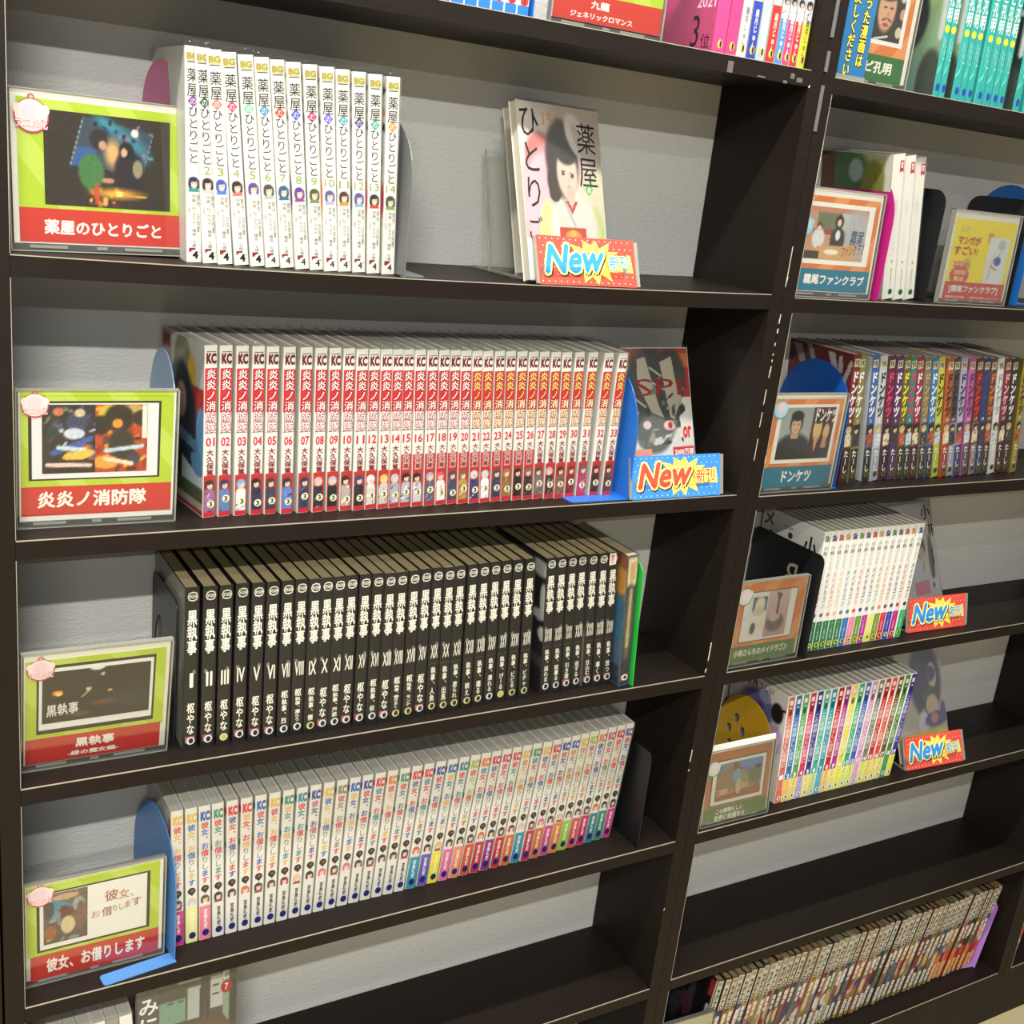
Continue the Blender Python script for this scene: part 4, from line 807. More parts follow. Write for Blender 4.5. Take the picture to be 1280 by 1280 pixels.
t = faceout(1.315, .046, ZR[3]+.004, 10, 22.0, .130, .190, .011, C_white, P_white, 'manga volume with grey cover and pink band, face out behind the red card')
obj('cover_picture', picture(.0008, .1292, .0008, .1892, 70, 100, ((206, 204, 198), (226, 224, 226)), [('e', .62, .38, .12, .1, (40, 34, 40)), ('e', .64, .44, .07, .06, (214, 190, 160)), ('e', .6, .62, .16, .12, (216, 220, 240)), ('e', .66, .56, .03, .05, (220, 190, 90)), ('e', .86, .5, .06, .2, (50, 46, 44)), ('r', .4, .68, 1, .80, (236, 130, 170)), ('r', .74, .68, .98, .80, (230, 230, 240)), ('e', .84, .74, .03, .03, (60, 70, 160))], 6), t)
F = Flat(y0=-.00045); F.htext('小', .096, .124, .160, .184, BLK, 1, .02); F.htext('林', .112, .128, .130, .156, BLK, 1, .02); F.vtext('イド', .116, .115, .012, .018, (40, 36, 40), 1); obj('cover_lettering', F.mesh(), t)

t = faceout(1.384, .030, ZR[4]+.004, 6, 22.0, .130, .190, .011, C_white, P_white, 'manga volume with blue-haired figure and yellow band, face out behind red card')
obj('cover_picture', picture(.0008, .1292, .0008, .1892, 80, 110, (206, 200, 190), [('e', .62, .3, .34, .36, (60, 64, 110)), ('e', .7, .08, .14, .08, (40, 46, 90)), ('e', .78, .28, .1, .12, (226, 200, 180)), ('e', .74, .26, .12, .07, (70, 74, 130)), ('e', .7, .3, .04, .03, (150, 60, 80)), ('e', .68, .45, .16, .08, (60, 110, 80)), ('e', .72, .55, .14, .1, (226, 200, 180)), ('e', .52, .6, .05, .05, (190, 130, 90)), ('e', .5, .68, .12, .1, (226, 226, 236)), ('e', .78, .68, .25, .07, (90, 80, 170)), ('e', .74, .67, .08, .05, (230, 150, 130)), ('e', .95, .62, .06, .08, (80, 80, 160)), ('r', 0, .76, 1, .92, (232, 226, 120)), ('e', .5, .82, .12, .02, (90, 160, 200))], 6), t)
F = Flat(y0=-.00045); F.htext('アクア様人気', .062, .122, .026, .034, (90, 80, 40), 1, .0); obj('cover_lettering', F.mesh(), t)

t = faceout(.127, .0450, ZL[5], 0, 3.0, .120, .205, .012, C_black, P_grey, 'dark manga volume with an office scene cover, face out on the bottom left shelf')
obj('cover_picture', picture(.0008, .1192, .0008, .2042, 100, 150, ((70, 76, 72), (96, 60, 50)), [('r', .22, .18, .48, .34, (120, 160, 136)), ('r', .5, .12, .64, .34, (176, 184, 180)), ('r', .68, .08, .86, .30, (186, 190, 186)), ('r', .30, .19, .36, .2, (30, 30, 30)), ('r', .4, .19, .46, .2, (30, 30, 30)), ('r', .75, .14, .82, .15, (40, 40, 40)), ('r', .75, .2, .82, .21, (40, 40, 40)), ('r', .4, .02, .7, .08, (150, 156, 150)),
     ('p', [(.63, .0), (.73, .0), (.73, .36), (.69, .36), (.68, .2), (.66, .36), (.62, .36)], (56, 58, 62)), ('p', [(.86, .05), (.92, .05), (.95, .45), (.86, .35)], (140, 160, 144)), ('r', .93, 0, 1, 1, (40, 40, 44)), ('r', 0, 0, .2, 1, (80, 84, 84)), ('e', .6, .48, .4, .1, (110, 70, 50)), ('e', .55, .46, .12, .05, (90, 80, 120))], 7), t)
F = Flat(y0=-.00045); F.vtext('みに', .014, .182, .024, .026, (236, 234, 228), 1, .03); F.vtext('りし', .106, .203, .011, .012, (226, 226, 220), 1, .02); F.disc(.107, .169, .0070, (170, 50, 44), 1, ry=.009); F.htext('7', .1050, .1090, .1645, .1735, (240, 230, 220), 2, .02); obj('cover_lettering', F.mesh(), t)

# ================================================================= BOOKENDS
def arch(y0, y1, h, r=None, n=18):
    w = (y1-y0)/2; c = (y0+y1)/2; rz = r or w
    return [(y0, 0), (y1, 0)]+[(c+w*math.cos(math.pi*i/n), h-rz+rz*math.sin(math.pi*i/n)) for i in range(n+1)]
def bookend(x, y, z, outline, col, label, foot=None, hole=None, rot=0, footdir=-1, lean=0, extra=None, rough=.4):
    t = thing('bookend', label, 'bookend', (x, y, z+ZO), (0, math.radians(lean), math.radians(rot)), 'bookends on the shelves')
    m_ = mat('painted_steel', col, rough, .5)
    obj('upright_plate', extrude(outline, .0012, m_, 'yz', hole), t)
    if foot:
        y0, y1, L = foot; r = min(.008, (y1-y0)*.22)
        pts = rrect(-L, 0.0012, y0, y1, r, 5, (0, 0, 1, 1)) if footdir < 0 else rrect(0, L, y0, y1, r, 5, (1, 1, 0, 0))
        obj('base_plate', extrude(pts, .0010, m_, 'xy'), t)
    if extra: obj('printed_letter', extra, t)
    return t
bookend(.1655, 0, 0, arch(.066, .156, .178), (186, 96, 134), 'dusky pink round-topped bookend behind the first sign on the left', (.08, .14, .05), rot=8.4)
bookend(.3715, 0, sag(0, .37), arch(.004, .14, .155, .06), (96, 98, 98), 'dark grey curved bookend at the right of the white numbered row', (.012, .12, .03), footdir=1)
bookend(.152, 0, ZL[2], arch(.033, .146, .165, .075), (140, 170, 200), 'pale blue round bookend with tiny slots, left of volume 01', (.05, .13, .05), [[(.085, .085), (.0865, .085), (.0865, .103), (.085, .103)]])
bookend(.7005, 0, ZL[2], arch(.008, .15, .158, .085), (36, 100, 180), 'blue bookend between volume 33 and the blue card', (.008, .06, .083))
bookend(.1600, 0, ZL[3], rrect(.044, .148, 0, .166, .012, 5, (0, 1, 1, 0)), (30, 31, 33), 'black bookend with oval cut-out at the left of the black volumes', (.05, .14, .05), [ell(.112, .085, .022, .038)])
bookend(.7500, 0, ZL[3], rrect(.004, .12, 0, .174, .016, 5, (0, 1, 1, 0)), (40, 170, 60), 'bright green bookend at the right end of the black row', (.012, .10, .03), lean=-4)
bookend(.1615, .0, ZL[4], arch(.016, .150, .165, .085), (70, 120, 176), 'light blue bookend with its base tongue in front of the bottom-left sign', (.012, .030, .080), rot=7)
bookend(.805, 0, ZL[4], rrect(.006, .10, 0, .15, .012, 5, (0, 1, 1, 0)), (18, 18, 19), 'black bookend standing in shadow right of the pastel row', (.02, .08, .03), footdir=1)
bookend(1.072, 0, ZR[1], arch(.014, .152, .171), (170, 30, 110), 'magenta round bookend left of the three thick white volumes', (.030, .10, .062))
bookend(1.184, 0, ZR[1], rrect(.030, .15, 0, .151, .020, 5, (0, 1, 1, 0)), (22, 22, 24), 'black bookend with slot right beside the thick white volumes', (.04, .14, .05), [ell(.085, .08, .02, .04)], footdir=1)
bookend(1.385, 0, ZR[1], rrect(.045, .155, 0, .152, .020, 5, (0, 1, 1, 0)), (26, 26, 28), 'black bookend behind the yellow award card', (.06, .14, .05))
bookend(1.405, 0, ZR[1], arch(.046, .152, .172), (30, 96, 170), 'blue round bookend at the right edge, behind a black one', (.06, .14, .05), footdir=1)
bookend(1.0640, 0, ZR[2], arch(.016, .154, .168), (20, 76, 150), 'deep blue round bookend behind the sign with a man in black', (.012, .05, .07))
fb = Flat(y0=-.0004); fb.htext('B', .108, .084, .088, .128, (150, 146, 120), 1, .0)
bookend(1.060, 0, ZR[3], rrect(.002, .150, 0, .158, .012, 5, (0, 1, 1, 0)), (20, 20, 22), 'black bookend printed with a mirrored letter B', (.015, .12, .115), extra=fb.mesh('left', 0, .157))
bookend(1.060, 0, ZR[4], arch(.034, .152, .150), (196, 150, 30), 'yellow round bookend with cheese-like holes', (.05, .12, .05), [ell(.115, .105, .006, .008, 10), ell(.098, .088, .006, .009, 10), ell(.070, .077, .006, .006, 10), ell(.128, .082, .006, .007, 10), ell(.12, .058, .007, .007, 10)])
bookend(1.742, 0, ZR[6], rrect(.030, .13, 0, .145, .014, 5, (0, 1, 1, 0)), (170, 120, 196), 'lilac bookend at the right end of the bottom row', (.034, .12, .035), lean=10)
bookend(1.505, 0, ZR[2], rrect(.05, .155, 0, .178, .01, 5, (0, 1, 1, 0)), (24, 24, 26), 'black bookend behind the mustard volume at the right edge', (.06, .14, .04), lean=-11)
bookend(.4930, 0, ZL[0], rrect(.010, .12, 0, .16, .012, 5, (0, 1, 1, 0)), (30, 100, 180), 'blue bookend cut by the top of the picture, beside blue-footed volumes', (.010, .10, .025), footdir=1)

# ================================================================= SIGN CARDS IN CLEAR CASES
def clearcase(t, W_, H, d=.0085):
    b = MB(); k = .0009
    b.box(0, W_, 0, k, 0, H, M_clear); b.box(0, W_, d-k, d, 0, H, M_clear)
    obj('clear_case', b.me(), t)
    b = MB(); b.box(0, .0010, k, d-k, .0, H, M_aedge); b.box(W_-.0010, W_, k, d-k, .0, H, M_aedge); b.box(0, W_, k, d-k, H-.0010, H, M_aedge); b.box(.001, W_-.001, k, d-k, 0, .0012, M_aedge)
    b.box(-.0001, .0009, -.0003, 0, 0, H, M_aedge); b.box(W_-.0016, W_, -.0003, 0, 0, H, M_aedge); b.box(0, W_, -.0003, 0, H-.0009, H, M_aedge); b.box(0, W_, -.0003, 0, 0, .0009, M_aedge)
    obj('case_rim', b.me(), t)
    b = MB(); m1 = mat('hinge_plastic', (150, 150, 146), .3); m2 = mat('hinge_plastic_dark', (84, 84, 84), .3)
    b.box(.002, W_-.002, .0020, .0060, .0016, .0070, m2)
    for a, c in ((.10, .30), (.46, .52), (.62, .84)): b.box(W_*a, W_*c, .0012, .0020, .0030, .0056, m1)
    obj('case_hinge', b.me(), t)
def badge(t, x, z, s, words='アニメ化', base=(240, 214, 214), rim=(190, 70, 80)):
    F = Flat(y0=.0010); F.disc(x, z, s*1.04, rim, 5, ry=s*1.0, n=20); F.disc(x, z+.0005, s*.95, base, 6.8, ry=s*.92, n=20); F.ring(x, z+s*1.05, s*.22, s*.08, rim, 4, n=10)
    F.disc(x-s*.75, z+s*.35, s*.32, base, 6.2); F.disc(x+s*.75, z+s*.35, s*.32, base, 6.4); F.disc(x, z+s*.25, s*.55, (226, 200, 206), 7.4)
    if words: F.htext(words, x-s*.92, x+s*.92, z-s*.72, z-s*.22, rim, 8, .10); F.htext(words, x-s*.92, x+s*.92, z-s*.72, z-s*.22, (250, 240, 238), 9, .02)
    obj('corner_badge', F.mesh(), t)
def card(x, y, z, rot, lean, W_, H, label, area, band, bandcol, striped, frame, title, pics, name='sign_card', badge_at=None, bcol=None):
    """area/band/frame as (u0,v0,u1,v1) fractions of the case, v from the top"""
    t = thing(name, label, 'sign', (x, y, z+ZO), (-math.radians(lean), 0, math.radians(rot)), 'series signs in clear cases')
    clearcase(t, W_, H)
    def Rr(q): return q[0]*W_, q[2]*W_, H*(1-q[3]), H*(1-q[1])
    obj('paper_insert', boxmesh(W_*.02, W_*.98, .0020, .0024, H*.045, H*.992, mat('paper', (232, 230, 222), .6)), t)
    F = Flat(y0=.0017, step=.00006); a = Rr(area); F.rect(*a, striped, 0); obj('striped_panel', F.mesh(), t)
    F = Flat(y0=.0017, step=.00006); F.rect(*Rr(band), bandcol, 1)
    for tx, q, c in title: F.htext(tx, *Rr(q), c, 2, .045)
    obj('title_band', F.mesh(), t)
    if frame:
        F = Flat(y0=.0017, step=.00006)
        for q, c, ly in frame: F.rect(*Rr(q), c, ly)
        obj('picture_frame', F.mesh(), t)
    for q, nx, nz, bg, sh, nzz in pics:
        obj('printed_picture', picture(*Rr(q), nx, nz, bg, sh, nzz, d=.00135), t)
    if badge_at: badge(t, badge_at[0]*W_, H*(1-badge_at[1]), badge_at[2]*W_, *( (bcol,) if False else ()), **(bcol or {}))
    return t
WT = (240, 236, 228); RB = (200, 58, 46)
t = card(.0050, .0300, 0, 9.0, 3, .1640, .1370, 'topmost green and red sign at the left, night picture of two figures', (.05, .055, .975, .73), (.05, .725, .975, .94), RB, M_green, None,
    [('薬屋のひとりごと', (.18, .795, .83, .885), WT)],
    [((.185, .115, .885, .70), 90, 64, (52, 44, 38), [('p', [(.30, .03), (.86, .14), (.78, .62), (.2, .55)], (60, 74, 90)), ('e', .5, .1, .12, .06, (60, 140, 160), 30, .6), ('e', .7, .3, .14, .1, (60, 130, 150), 40, .6), ('s', .35, .05, .85, .5, 30, .02, [(90, 150, 170), (40, 60, 90), (140, 120, 150), (30, 40, 60)]), ('s', .3, .75, .8, .97, 16, .03, [(190, 110, 50), (90, 50, 36), (230, 170, 90)]), ('e', .71, .16, .03, .045, (226, 226, 214)), ('p', [(.25, .35), (.4, .37), (.38, .6), (.2, .56)], (60, 90, 150)), ('e', .53, .4, .06, .14, (220, 170, 110), 0, .5), ('e', .36, .62, .1, .2, (70, 120, 70)), ('e', .42, .26, .07, .11, (46, 40, 38)), ('e', .45, .32, .03, .05, (190, 150, 124)), ('e', .66, .62, .12, .28, (44, 34, 46)), ('e', .64, .36, .06, .1, (30, 26, 30)), ('e', .62, .38, .025, .05, (210, 170, 140)), ('e', .73, .55, .04, .1, (150, 140, 110)), ('e', .49, .7, .05, .03, (190, 140, 110)),
      ('e', .57, .84, .16, .05, (236, 170, 60), 0, .7), ('e', .58, .84, .03, .03, (255, 240, 150)), ('l', .4, .83, .8, .86, .006, (220, 180, 90)), ('e', .4, .85, .02, .12, (190, 80, 50)), ('l', .3, .05, .2, .55, .004, (160, 190, 180)), ('l', .86, .14, .79, .5, .004, (130, 160, 170))], 6)], badge_at=(.125, .165, .088))
t = card(.0050, .0325, ZL[2], -1, -3, .1480, .1365, 'green and red sign with two dark fiery pictures side by side', (.03, .005, .965, .70), (.03, .695, .965, .91), (196, 50, 44), M_green,
    [((.075, .08, .885, .65), (36, 30, 28), 1), ((.095, .095, .87, .638), (226, 226, 230), 2)],
    [('炎炎ノ消防隊', (.13, .735, .80, .85), WT)],
    [((.155, .105, .475, .60), 44, 50, (44, 40, 46), [('s', 0, 0, 1, .6, 40, .055, [(60, 80, 120), (30, 30, 36), (190, 200, 216), (90, 60, 50), (110, 120, 90)]), ('s', .3, .6, 1, .85, 20, .05, [(236, 180, 70), (220, 110, 50), (60, 90, 160)]), ('e', .65, .25, .2, .14, (60, 70, 100)), ('e', .6, .42, .2, .08, (200, 210, 226)), ('e', .7, .12, .1, .06, (210, 190, 150)), ('e', .3, .1, .1, .06, (200, 120, 80)), ('l', .2, .7, .9, .5, .04, (60, 90, 160)), ('l', .3, .62, .8, .66, .03, (200, 215, 230)), ('e', .7, .74, .3, .07, (236, 190, 80), -15), ('r', 0, .8, 1, 1, (40, 26, 24)), ('l', .1, .87, .9, .89, .03, (226, 200, 190)), ('e', .2, .4, .12, .1, (40, 60, 60))], 14),
     ((.475, .105, .80, .60), 44, 50, ((190, 80, 40), (180, 60, 36)), [('s', 0, 0, 1, 1, 50, .06, [(220, 110, 40), (150, 50, 30), (60, 40, 30), (230, 170, 70), (90, 60, 50)]), ('e', .25, .15, .2, .16, (206, 180, 60)), ('e', .7, .12, .25, .12, (196, 170, 90)), ('e', .45, .2, .28, .2, (40, 36, 30)), ('e', .42, .28, .1, .07, (226, 150, 60)), ('e', .1, .3, .2, .14, (40, 34, 30)), ('e', .9, .2, .2, .12, (44, 40, 34)), ('e', .5, .6, .25, .25, (50, 44, 40)), ('l', .2, .68, .9, .62, .03, (190, 214, 226)), ('e', .2, .85, .25, .1, (226, 160, 60)), ('e', .75, .8, .12, .1, (60, 60, 70)), ('l', .2, .8, .7, .88, .03, (240, 214, 190)), ('r', .9, 0, 1, .5, (230, 226, 220))], 12)], badge_at=(.115, .11, .078))
t = card(.0040, .0310, ZL[3], -.2, -8, .1460, .1400, 'green and red sign with a nearly black picture, beside black volumes', (.03, .06, .955, .74), (.03, .725, .94, .945), (190, 46, 40), M_green,
    [((.10, .11, .885, .69), (30, 26, 24), 1), ((.115, .135, .87, .655), (232, 232, 232), 2)],
    [('黒執事', (.36, .765, .62, .845), WT), ('-緑の魔女編-', (.31, .875, .65, .915), WT)],
    [((.135, .165, .85, .60), 80, 50, (24, 24, 26), [('e', .14, .42, .05, .05, (236, 150, 50)), ('e', .15, .45, .03, .03, (255, 220, 120)), ('e', .62, .48, .02, .02, (236, 170, 90)), ('e', .55, .14, .02, .03, (190, 190, 170)), ('e', .42, .4, .025, .05, (206, 196, 160)), ('l', .36, .55, .44, .42, .01, (190, 180, 150)), ('e', .42, .33, .04, .05, (40, 36, 34)), ('e', .6, .7, .14, .06, (110, 60, 50), 0, .5), ('e', .35, .88, .1, .05, (90, 66, 50), 0, .5), ('e', .85, .7, .2, .2, (44, 48, 54), 0, .7), ('e', .5, .0, .07, .05, (230, 230, 226))], 5)], badge_at=(.125, .135, .085))
F = Flat(y0=.0012); F.htext('黒執事', .0240, .0540, .0640, .0780, (226, 224, 220), 1, .02, slope=.03); obj('picture_lettering', F.mesh(), t)
t = card(.0025, .0300, ZL[4], .9, -1, .1500, .1300, 'lowest green and red sign, with white panel and handwritten title', (.03, .03, .955, .72), (.05, .715, .955, .965), (190, 50, 40), M_green,
    [((.095, .11, .885, .685), (30, 28, 24), 1), ((.115, .125, .862, .665), (230, 228, 224), 2)],
    [('彼女、お借りします', (.16, .765, .85, .90), WT)],
    [((.14, .13, .44, .62), 50, 60, ((110, 100, 90), (84, 70, 64)), [('s', 0, 0, 1, 1, 45, .06, [(150, 120, 100), (90, 80, 80), (120, 140, 150), (70, 60, 60), (190, 170, 140)]), ('p', [(.2, .1), (.75, .32), (.2, .35)], (70, 130, 160)), ('e', .5, .1, .3, .06, (196, 160, 130)), ('e', .5, .42, .16, .12, (110, 50, 50)), ('e', .46, .34, .08, .06, (90, 50, 46)), ('e', .55, .68, .16, .18, (206, 190, 150)), ('e', .25, .45, .14, .1, (110, 140, 160)), ('e', .15, .78, .14, .14, (150, 90, 50)), ('e', .8, .3, .14, .14, (150, 160, 160)), ('e', .85, .55, .12, .3, (120, 84, 76)), ('e', .12, .3, .12, .2, (60, 66, 76))], 12)], badge_at=(.12, .13, .085))
F = Flat(y0=.0012); cc = [(150, 50, 40), (190, 120, 50), (120, 90, 60), (190, 130, 60), (150, 50, 50)]
F.htext('彼', .0840, .0980, .088, .102, cc[0], 1, .0); F.htext('女、', .0990, .1150, .087, .100, cc[1], 1, .0); F.htext('お', .0700, .0790, .070, .079, cc[3], 1, .0); F.htext('借', .0810, .0920, .069, .081, cc[0], 1, .0); F.htext('りし', .0930, .1040, .073, .081, cc[2], 1, .0); F.htext('ま', .1050, .1120, .074, .083, cc[1], 1, .0); F.htext('す', .1130, .1230, .074, .085, cc[4], 1, .0); obj('handwritten_title', F.mesh(), t)
TB = (44, 120, 150); GB = (52, 112, 58)
t = card(.9130, .0160, ZR[1], 0, 2, .1460, .1360, 'orange and teal sign with a classroom picture, in front of the magenta bookend', (.03, .075, .955, .74), (.03, .735, .955, .94), TB, M_orange, [((.08, .13, .90, .69), (236, 234, 230), 1)],
    [('霧尾ファンクラブ', (.16, .785, .90, .875), WT)],
    [((.11, .17, .83, .645), 84, 50, ((190, 150, 130), (200, 150, 110)), [('r', .15, .1, .75, .42, (110, 120, 96)), ('r', .0, .0, 1, .1, (196, 130, 110)), ('r', .55, .1, .8, .42, (190, 200, 196)), ('r', .1, .42, .8, .52, (150, 80, 60)), ('e', .85, .5, .26, .5, (176, 176, 180), 0, .3), ('e', .52, .62, .12, .26, (60, 60, 66)), ('e', .52, .26, .07, .13, (50, 36, 34)), ('e', .52, .28, .035, .07, (230, 196, 176)), ('e', .52, .52, .04, .1, (226, 226, 230)), ('e', .2, .6, .1, .2, (210, 214, 220)), ('e', .2, .38, .05, .08, (110, 60, 50)), ('e', .2, .41, .035, .05, (232, 200, 180)), ('p', [(.2, .75), (.9, .7), (.8, 1), (.1, 1)], (206, 160, 110)), ('e', .45, .85, .12, .05, (230, 228, 220)), ('r', 0, .85, .25, 1, (70, 66, 66))], 6)])
F = Flat(y0=.0012); F.htext('霧尾', .094, .117, .068, .086, (60, 80, 110), 1, .01, shear=.1); F.htext('ファンクラブ', .082, .122, .052, .066, (60, 70, 90), 1, .0, slope=.15); obj('picture_lettering', F.mesh(), t)
badge(t, .012, .088, .013, None, (150, 200, 226), (120, 170, 200))
# yellow award card
t = card(1.2100, .0290, ZR[1], 0, 1, .1450, .1290, 'yellow and red award card reading 2024, in clear case beside the black bookend', (.06, .09, .955, .77), (.06, .765, .955, .965), (206, 70, 66), ink((240, 222, 40)), [((.60, .26, .90, .77), (224, 226, 230), 1), ((.56, .22, .64, .32), (232, 190, 60), 0), ((.28, .50, .38, .62), (244, 232, 120), 0)],
    [('[霧尾ファンクラブ]', (.14, .80, .86, .885), WT), ('講談社出版', (.10, .915, .38, .94), (240, 200, 190)), ('地球のお魚 コミックス', (.46, .915, .90, .94), (240, 200, 190))],
    [((.61, .265, .89, .765), 30, 60, (222, 226, 230), [('e', .55, .5, .18, .1, (60, 90, 170)), ('l', .2, .9, .35, .3, .01, (190, 120, 110)), ('l', .2, .6, .6, .7, .012, (150, 60, 80)), ('e', .65, .15, .2, .12, (180, 196, 200)), ('l', .3, .5, .7, .3, .008, (90, 100, 140)), ('e', .4, .75, .02, .012, (60, 60, 70))], 4)])
F = Flat(y0=.0012); w = .145; h = .129; pk = (206, 70, 110)
for a, b_, c, d, tx, cl in [(.14, .26, .17, .22, 'この', (226, 200, 130)), (.13, .46, .27, .36, 'マンガが', (196, 50, 60)), (.10, .44, .38, .47, 'すごい!', (196, 50, 60)), (.12, .33, .54, .60, '2024', (226, 120, 110))]: F.htext(tx, a*w, b_*w, h*(1-d), h*(1-c), cl, 3, .04)
F.disc(.24*w, h*.31, .020, pk, 3, ry=.013, n=24); F.htext('女性が選ぶ', .15*w, .34*w, h*.315, h*.365, (240, 220, 90), 4, .05); F.htext('第5位', .17*w, .31*w, h*.245, h*.295, (240, 220, 90), 4, .05); obj('award_lettering', F.mesh(), t)
t = card(.9165, .0120, ZR[2], 0, 0, .1385, .1360, 'orange and teal sign with a photo of a man in black, right bookcase', (.05, .055, .955, .745), (.05, .74, .955, .955), TB, M_orange, [((.11, .11, .90, .705), (236, 232, 226), 1)],
    [('ドンケツ', (.30, .785, .68, .90), WT)],
    [((.16, .14, .57, .665), 44, 52, ((150, 160, 156), (170, 180, 176)), [('e', .5, .92, .62, .42, (44, 46, 50)), ('r', .38, .42, .62, .6, (196, 156, 132)), ('e', .5, .3, .2, .22, (30, 26, 26)), ('e', .5, .34, .15, .19, (206, 166, 140)), ('e', .5, .16, .2, .1, (28, 24, 24)), ('e', .43, .32, .03, .014, (40, 30, 30)), ('e', .57, .32, .03, .014, (40, 30, 30)), ('e', .5, .43, .05, .012, (160, 100, 90))], 4),
     ((.57, .14, .86, .665), 34, 52, (60, 34, 38), [('r', 0, 0, 1, .25, (80, 30, 36)), ('e', .3, .42, .2, .24, (216, 180, 120)), ('e', .3, .22, .22, .1, (40, 30, 30)), ('p', [(.2, .55), (.4, .55), (.32, .85), (.26, .85)], (210, 150, 110)), ('e', .72, .48, .14, .16, (214, 176, 120)), ('e', .7, .75, .12, .2, (190, 140, 100)), ('r', .4, .8, 1, 1, (40, 34, 36))], 10)])
F = Flat(y0=.0012); F.htext('ドンケツ', .084, .122, .098, .116, (238, 232, 226), 1, .05, slope=-.05); obj('picture_lettering', F.mesh(), t)
badge(t, .018, .114, .012, None, (170, 206, 220), (120, 160, 180))
t = card(.9150, .0090, ZR[3], 1.0, 1, .1370, .1280, 'orange and green sign with two pale pictures, in front of the mirrored B bookend', (.03, .02, .965, .765), (.03, .76, .955, .965), GB, M_orange, [((.12, .13, .86, .72), (36, 28, 26), 1), ((.13, .14, .85, .71), (230, 230, 232), 2)],
    [('小林さんちのメイドラゴン', (.09, .80, .84, .885), WT)],
    [((.22, .17, .45, .66), 34, 52, (222, 224, 226), [('r', .1, .05, .95, .4, (60, 84, 120)), ('e', .55, .25, .3, .2, (226, 216, 196)), ('e', .5, .4, .36, .1, (206, 196, 170)), ('e', .3, .8, .16, .14, (60, 66, 76)), ('e', .75, .72, .2, .14, (226, 214, 190))], 10),
     ((.45, .14, .76, .685), 40, 52, ((200, 180, 184), (180, 140, 140)), [('e', .45, .7, .4, .2, (96, 74, 96)), ('e', .4, .58, .26, .1, (196, 170, 170)), ('l', .5, .1, .5, .5, .03, (80, 40, 60)), ('l', .38, .04, .48, .14, .015, (80, 40, 60)), ('e', .52, .12, .1, .06, (90, 40, 60))], 5)])
badge(t, .016, .106, .013, None, (196, 206, 196), (110, 140, 110))
t = card(.9200, .0070, ZR[4], 0, 5, .1330, .1210, 'brown-orange and green sign with a crowded group picture, lowest on the right', (.03, .035, .965, .78), (.03, .765, .965, .975), GB, mat('paper_brown', (176, 104, 60), .5), [((.10, .15, .89, .75), (60, 34, 24), 1), ((.12, .165, .88, .735), (232, 230, 228), 2)],
    [('この素晴らしい', (.22, .80, .61, .865), WT), ('世界に祝福を!3', (.20, .885, .64, .955), WT)],
    [((.17, .20, .84, .69), 80, 56, ((120, 130, 150), (130, 90, 60)), [('s', 0, .25, 1, .8, 70, .05, [(140, 110, 90), (90, 110, 130), (190, 170, 150), (100, 90, 60), (60, 60, 70), (180, 120, 90)]), ('r', .35, 0, .6, .25, (120, 66, 50)), ('s', .1, .8, .9, .95, 24, .035, [(190, 80, 60), (226, 200, 170), (150, 60, 50)]), ('e', .75, .1, .3, .14, (90, 130, 190)), ('e', .2, .5, .2, .3, (140, 110, 90)), ('e', .45, .4, .1, .2, (110, 150, 180)), ('e', .62, .55, .1, .2, (150, 140, 90)), ('e', .85, .5, .15, .2, (90, 110, 90)), ('e', .9, .25, .08, .06, (50, 44, 40)), ('e', .25, .85, .25, .12, (150, 70, 50)), ('e', .7, .82, .3, .1, (150, 80, 50)), ('e', .5, .7, .06, .2, (190, 180, 160))], 26)])
F = Flat(y0=.0012); F.htext('この素晴らしい', .026, .058, .046, .056, (216, 190, 160), 1, .05); F.htext('この素晴らしい', .066, .098, .050, .060, (206, 170, 140), 1, .05); obj('picture_lettering', F.mesh(), t)
badge(t, .015, .092, .012, None, (196, 210, 200), (120, 150, 120))
o = obj('case_lid', boxmesh(.002, .131, .001, .004, .1205, .1290, mat('white_plastic', (226, 226, 224), .3)), t)
# top shelf signs
t = card(.5190, .0180, ZL[0], 0, 0, .1440, .1300, 'green and red sign cut by the top of the picture, on the top left shelf', (.02, .05, .98, .74), (.02, .735, .98, .945), (200, 60, 52), M_green, None, [('九龍', (.34, .775, .50, .835), WT), ('ジェネリックロマンス', (.17, .87, .72, .915), WT)], [((.1, .12, .88, .62), 20, 14, (150, 150, 130), [], 10)])
t = card(.9120, .0160, ZR[0], 0, 0, .1360, .1300, 'orange and green sign with a smiling moustached face, top of the right bookcase', (.05, .03, .93, .80), (.05, .72, .93, .965), GB, M_orange, [((.12, .06, .86, .63), (232, 232, 232), 1)], [('パリピ孔明', (.20, .78, .78, .88), WT)],
    [((.16, .09, .81, .59), 90, 60, (56, 50, 50), [('e', .66, .45, .17, .40, (204, 160, 134)), ('e', .62, .14, .26, .18, (36, 32, 34)), ('e', .62, .43, .03, .02, (50, 36, 34)), ('e', .74, .43, .03, .02, (50, 36, 34)), ('e', .69, .55, .03, .05, (190, 140, 116)), ('l', .6, .66, .66, .62, .014, (60, 40, 36)), ('l', .7, .62, .77, .66, .014, (60, 40, 36)), ('e', .67, .73, .06, .035, (170, 70, 66)), ('e', .95, .2, .06, .1, (206, 190, 180)), ('e', .97, .5, .05, .1, (196, 150, 130)), ('e', .95, .82, .06, .1, (206, 190, 170)), ('l', .5, 1, .75, .92, .02, (200, 206, 206))], 10)])
F = Flat(y0=.0012); F.htext('パリピ孔明', .070, .104, .112, .122, (226, 222, 216), 1, .05, slope=-.1); obj('picture_lettering', F.mesh(), t)
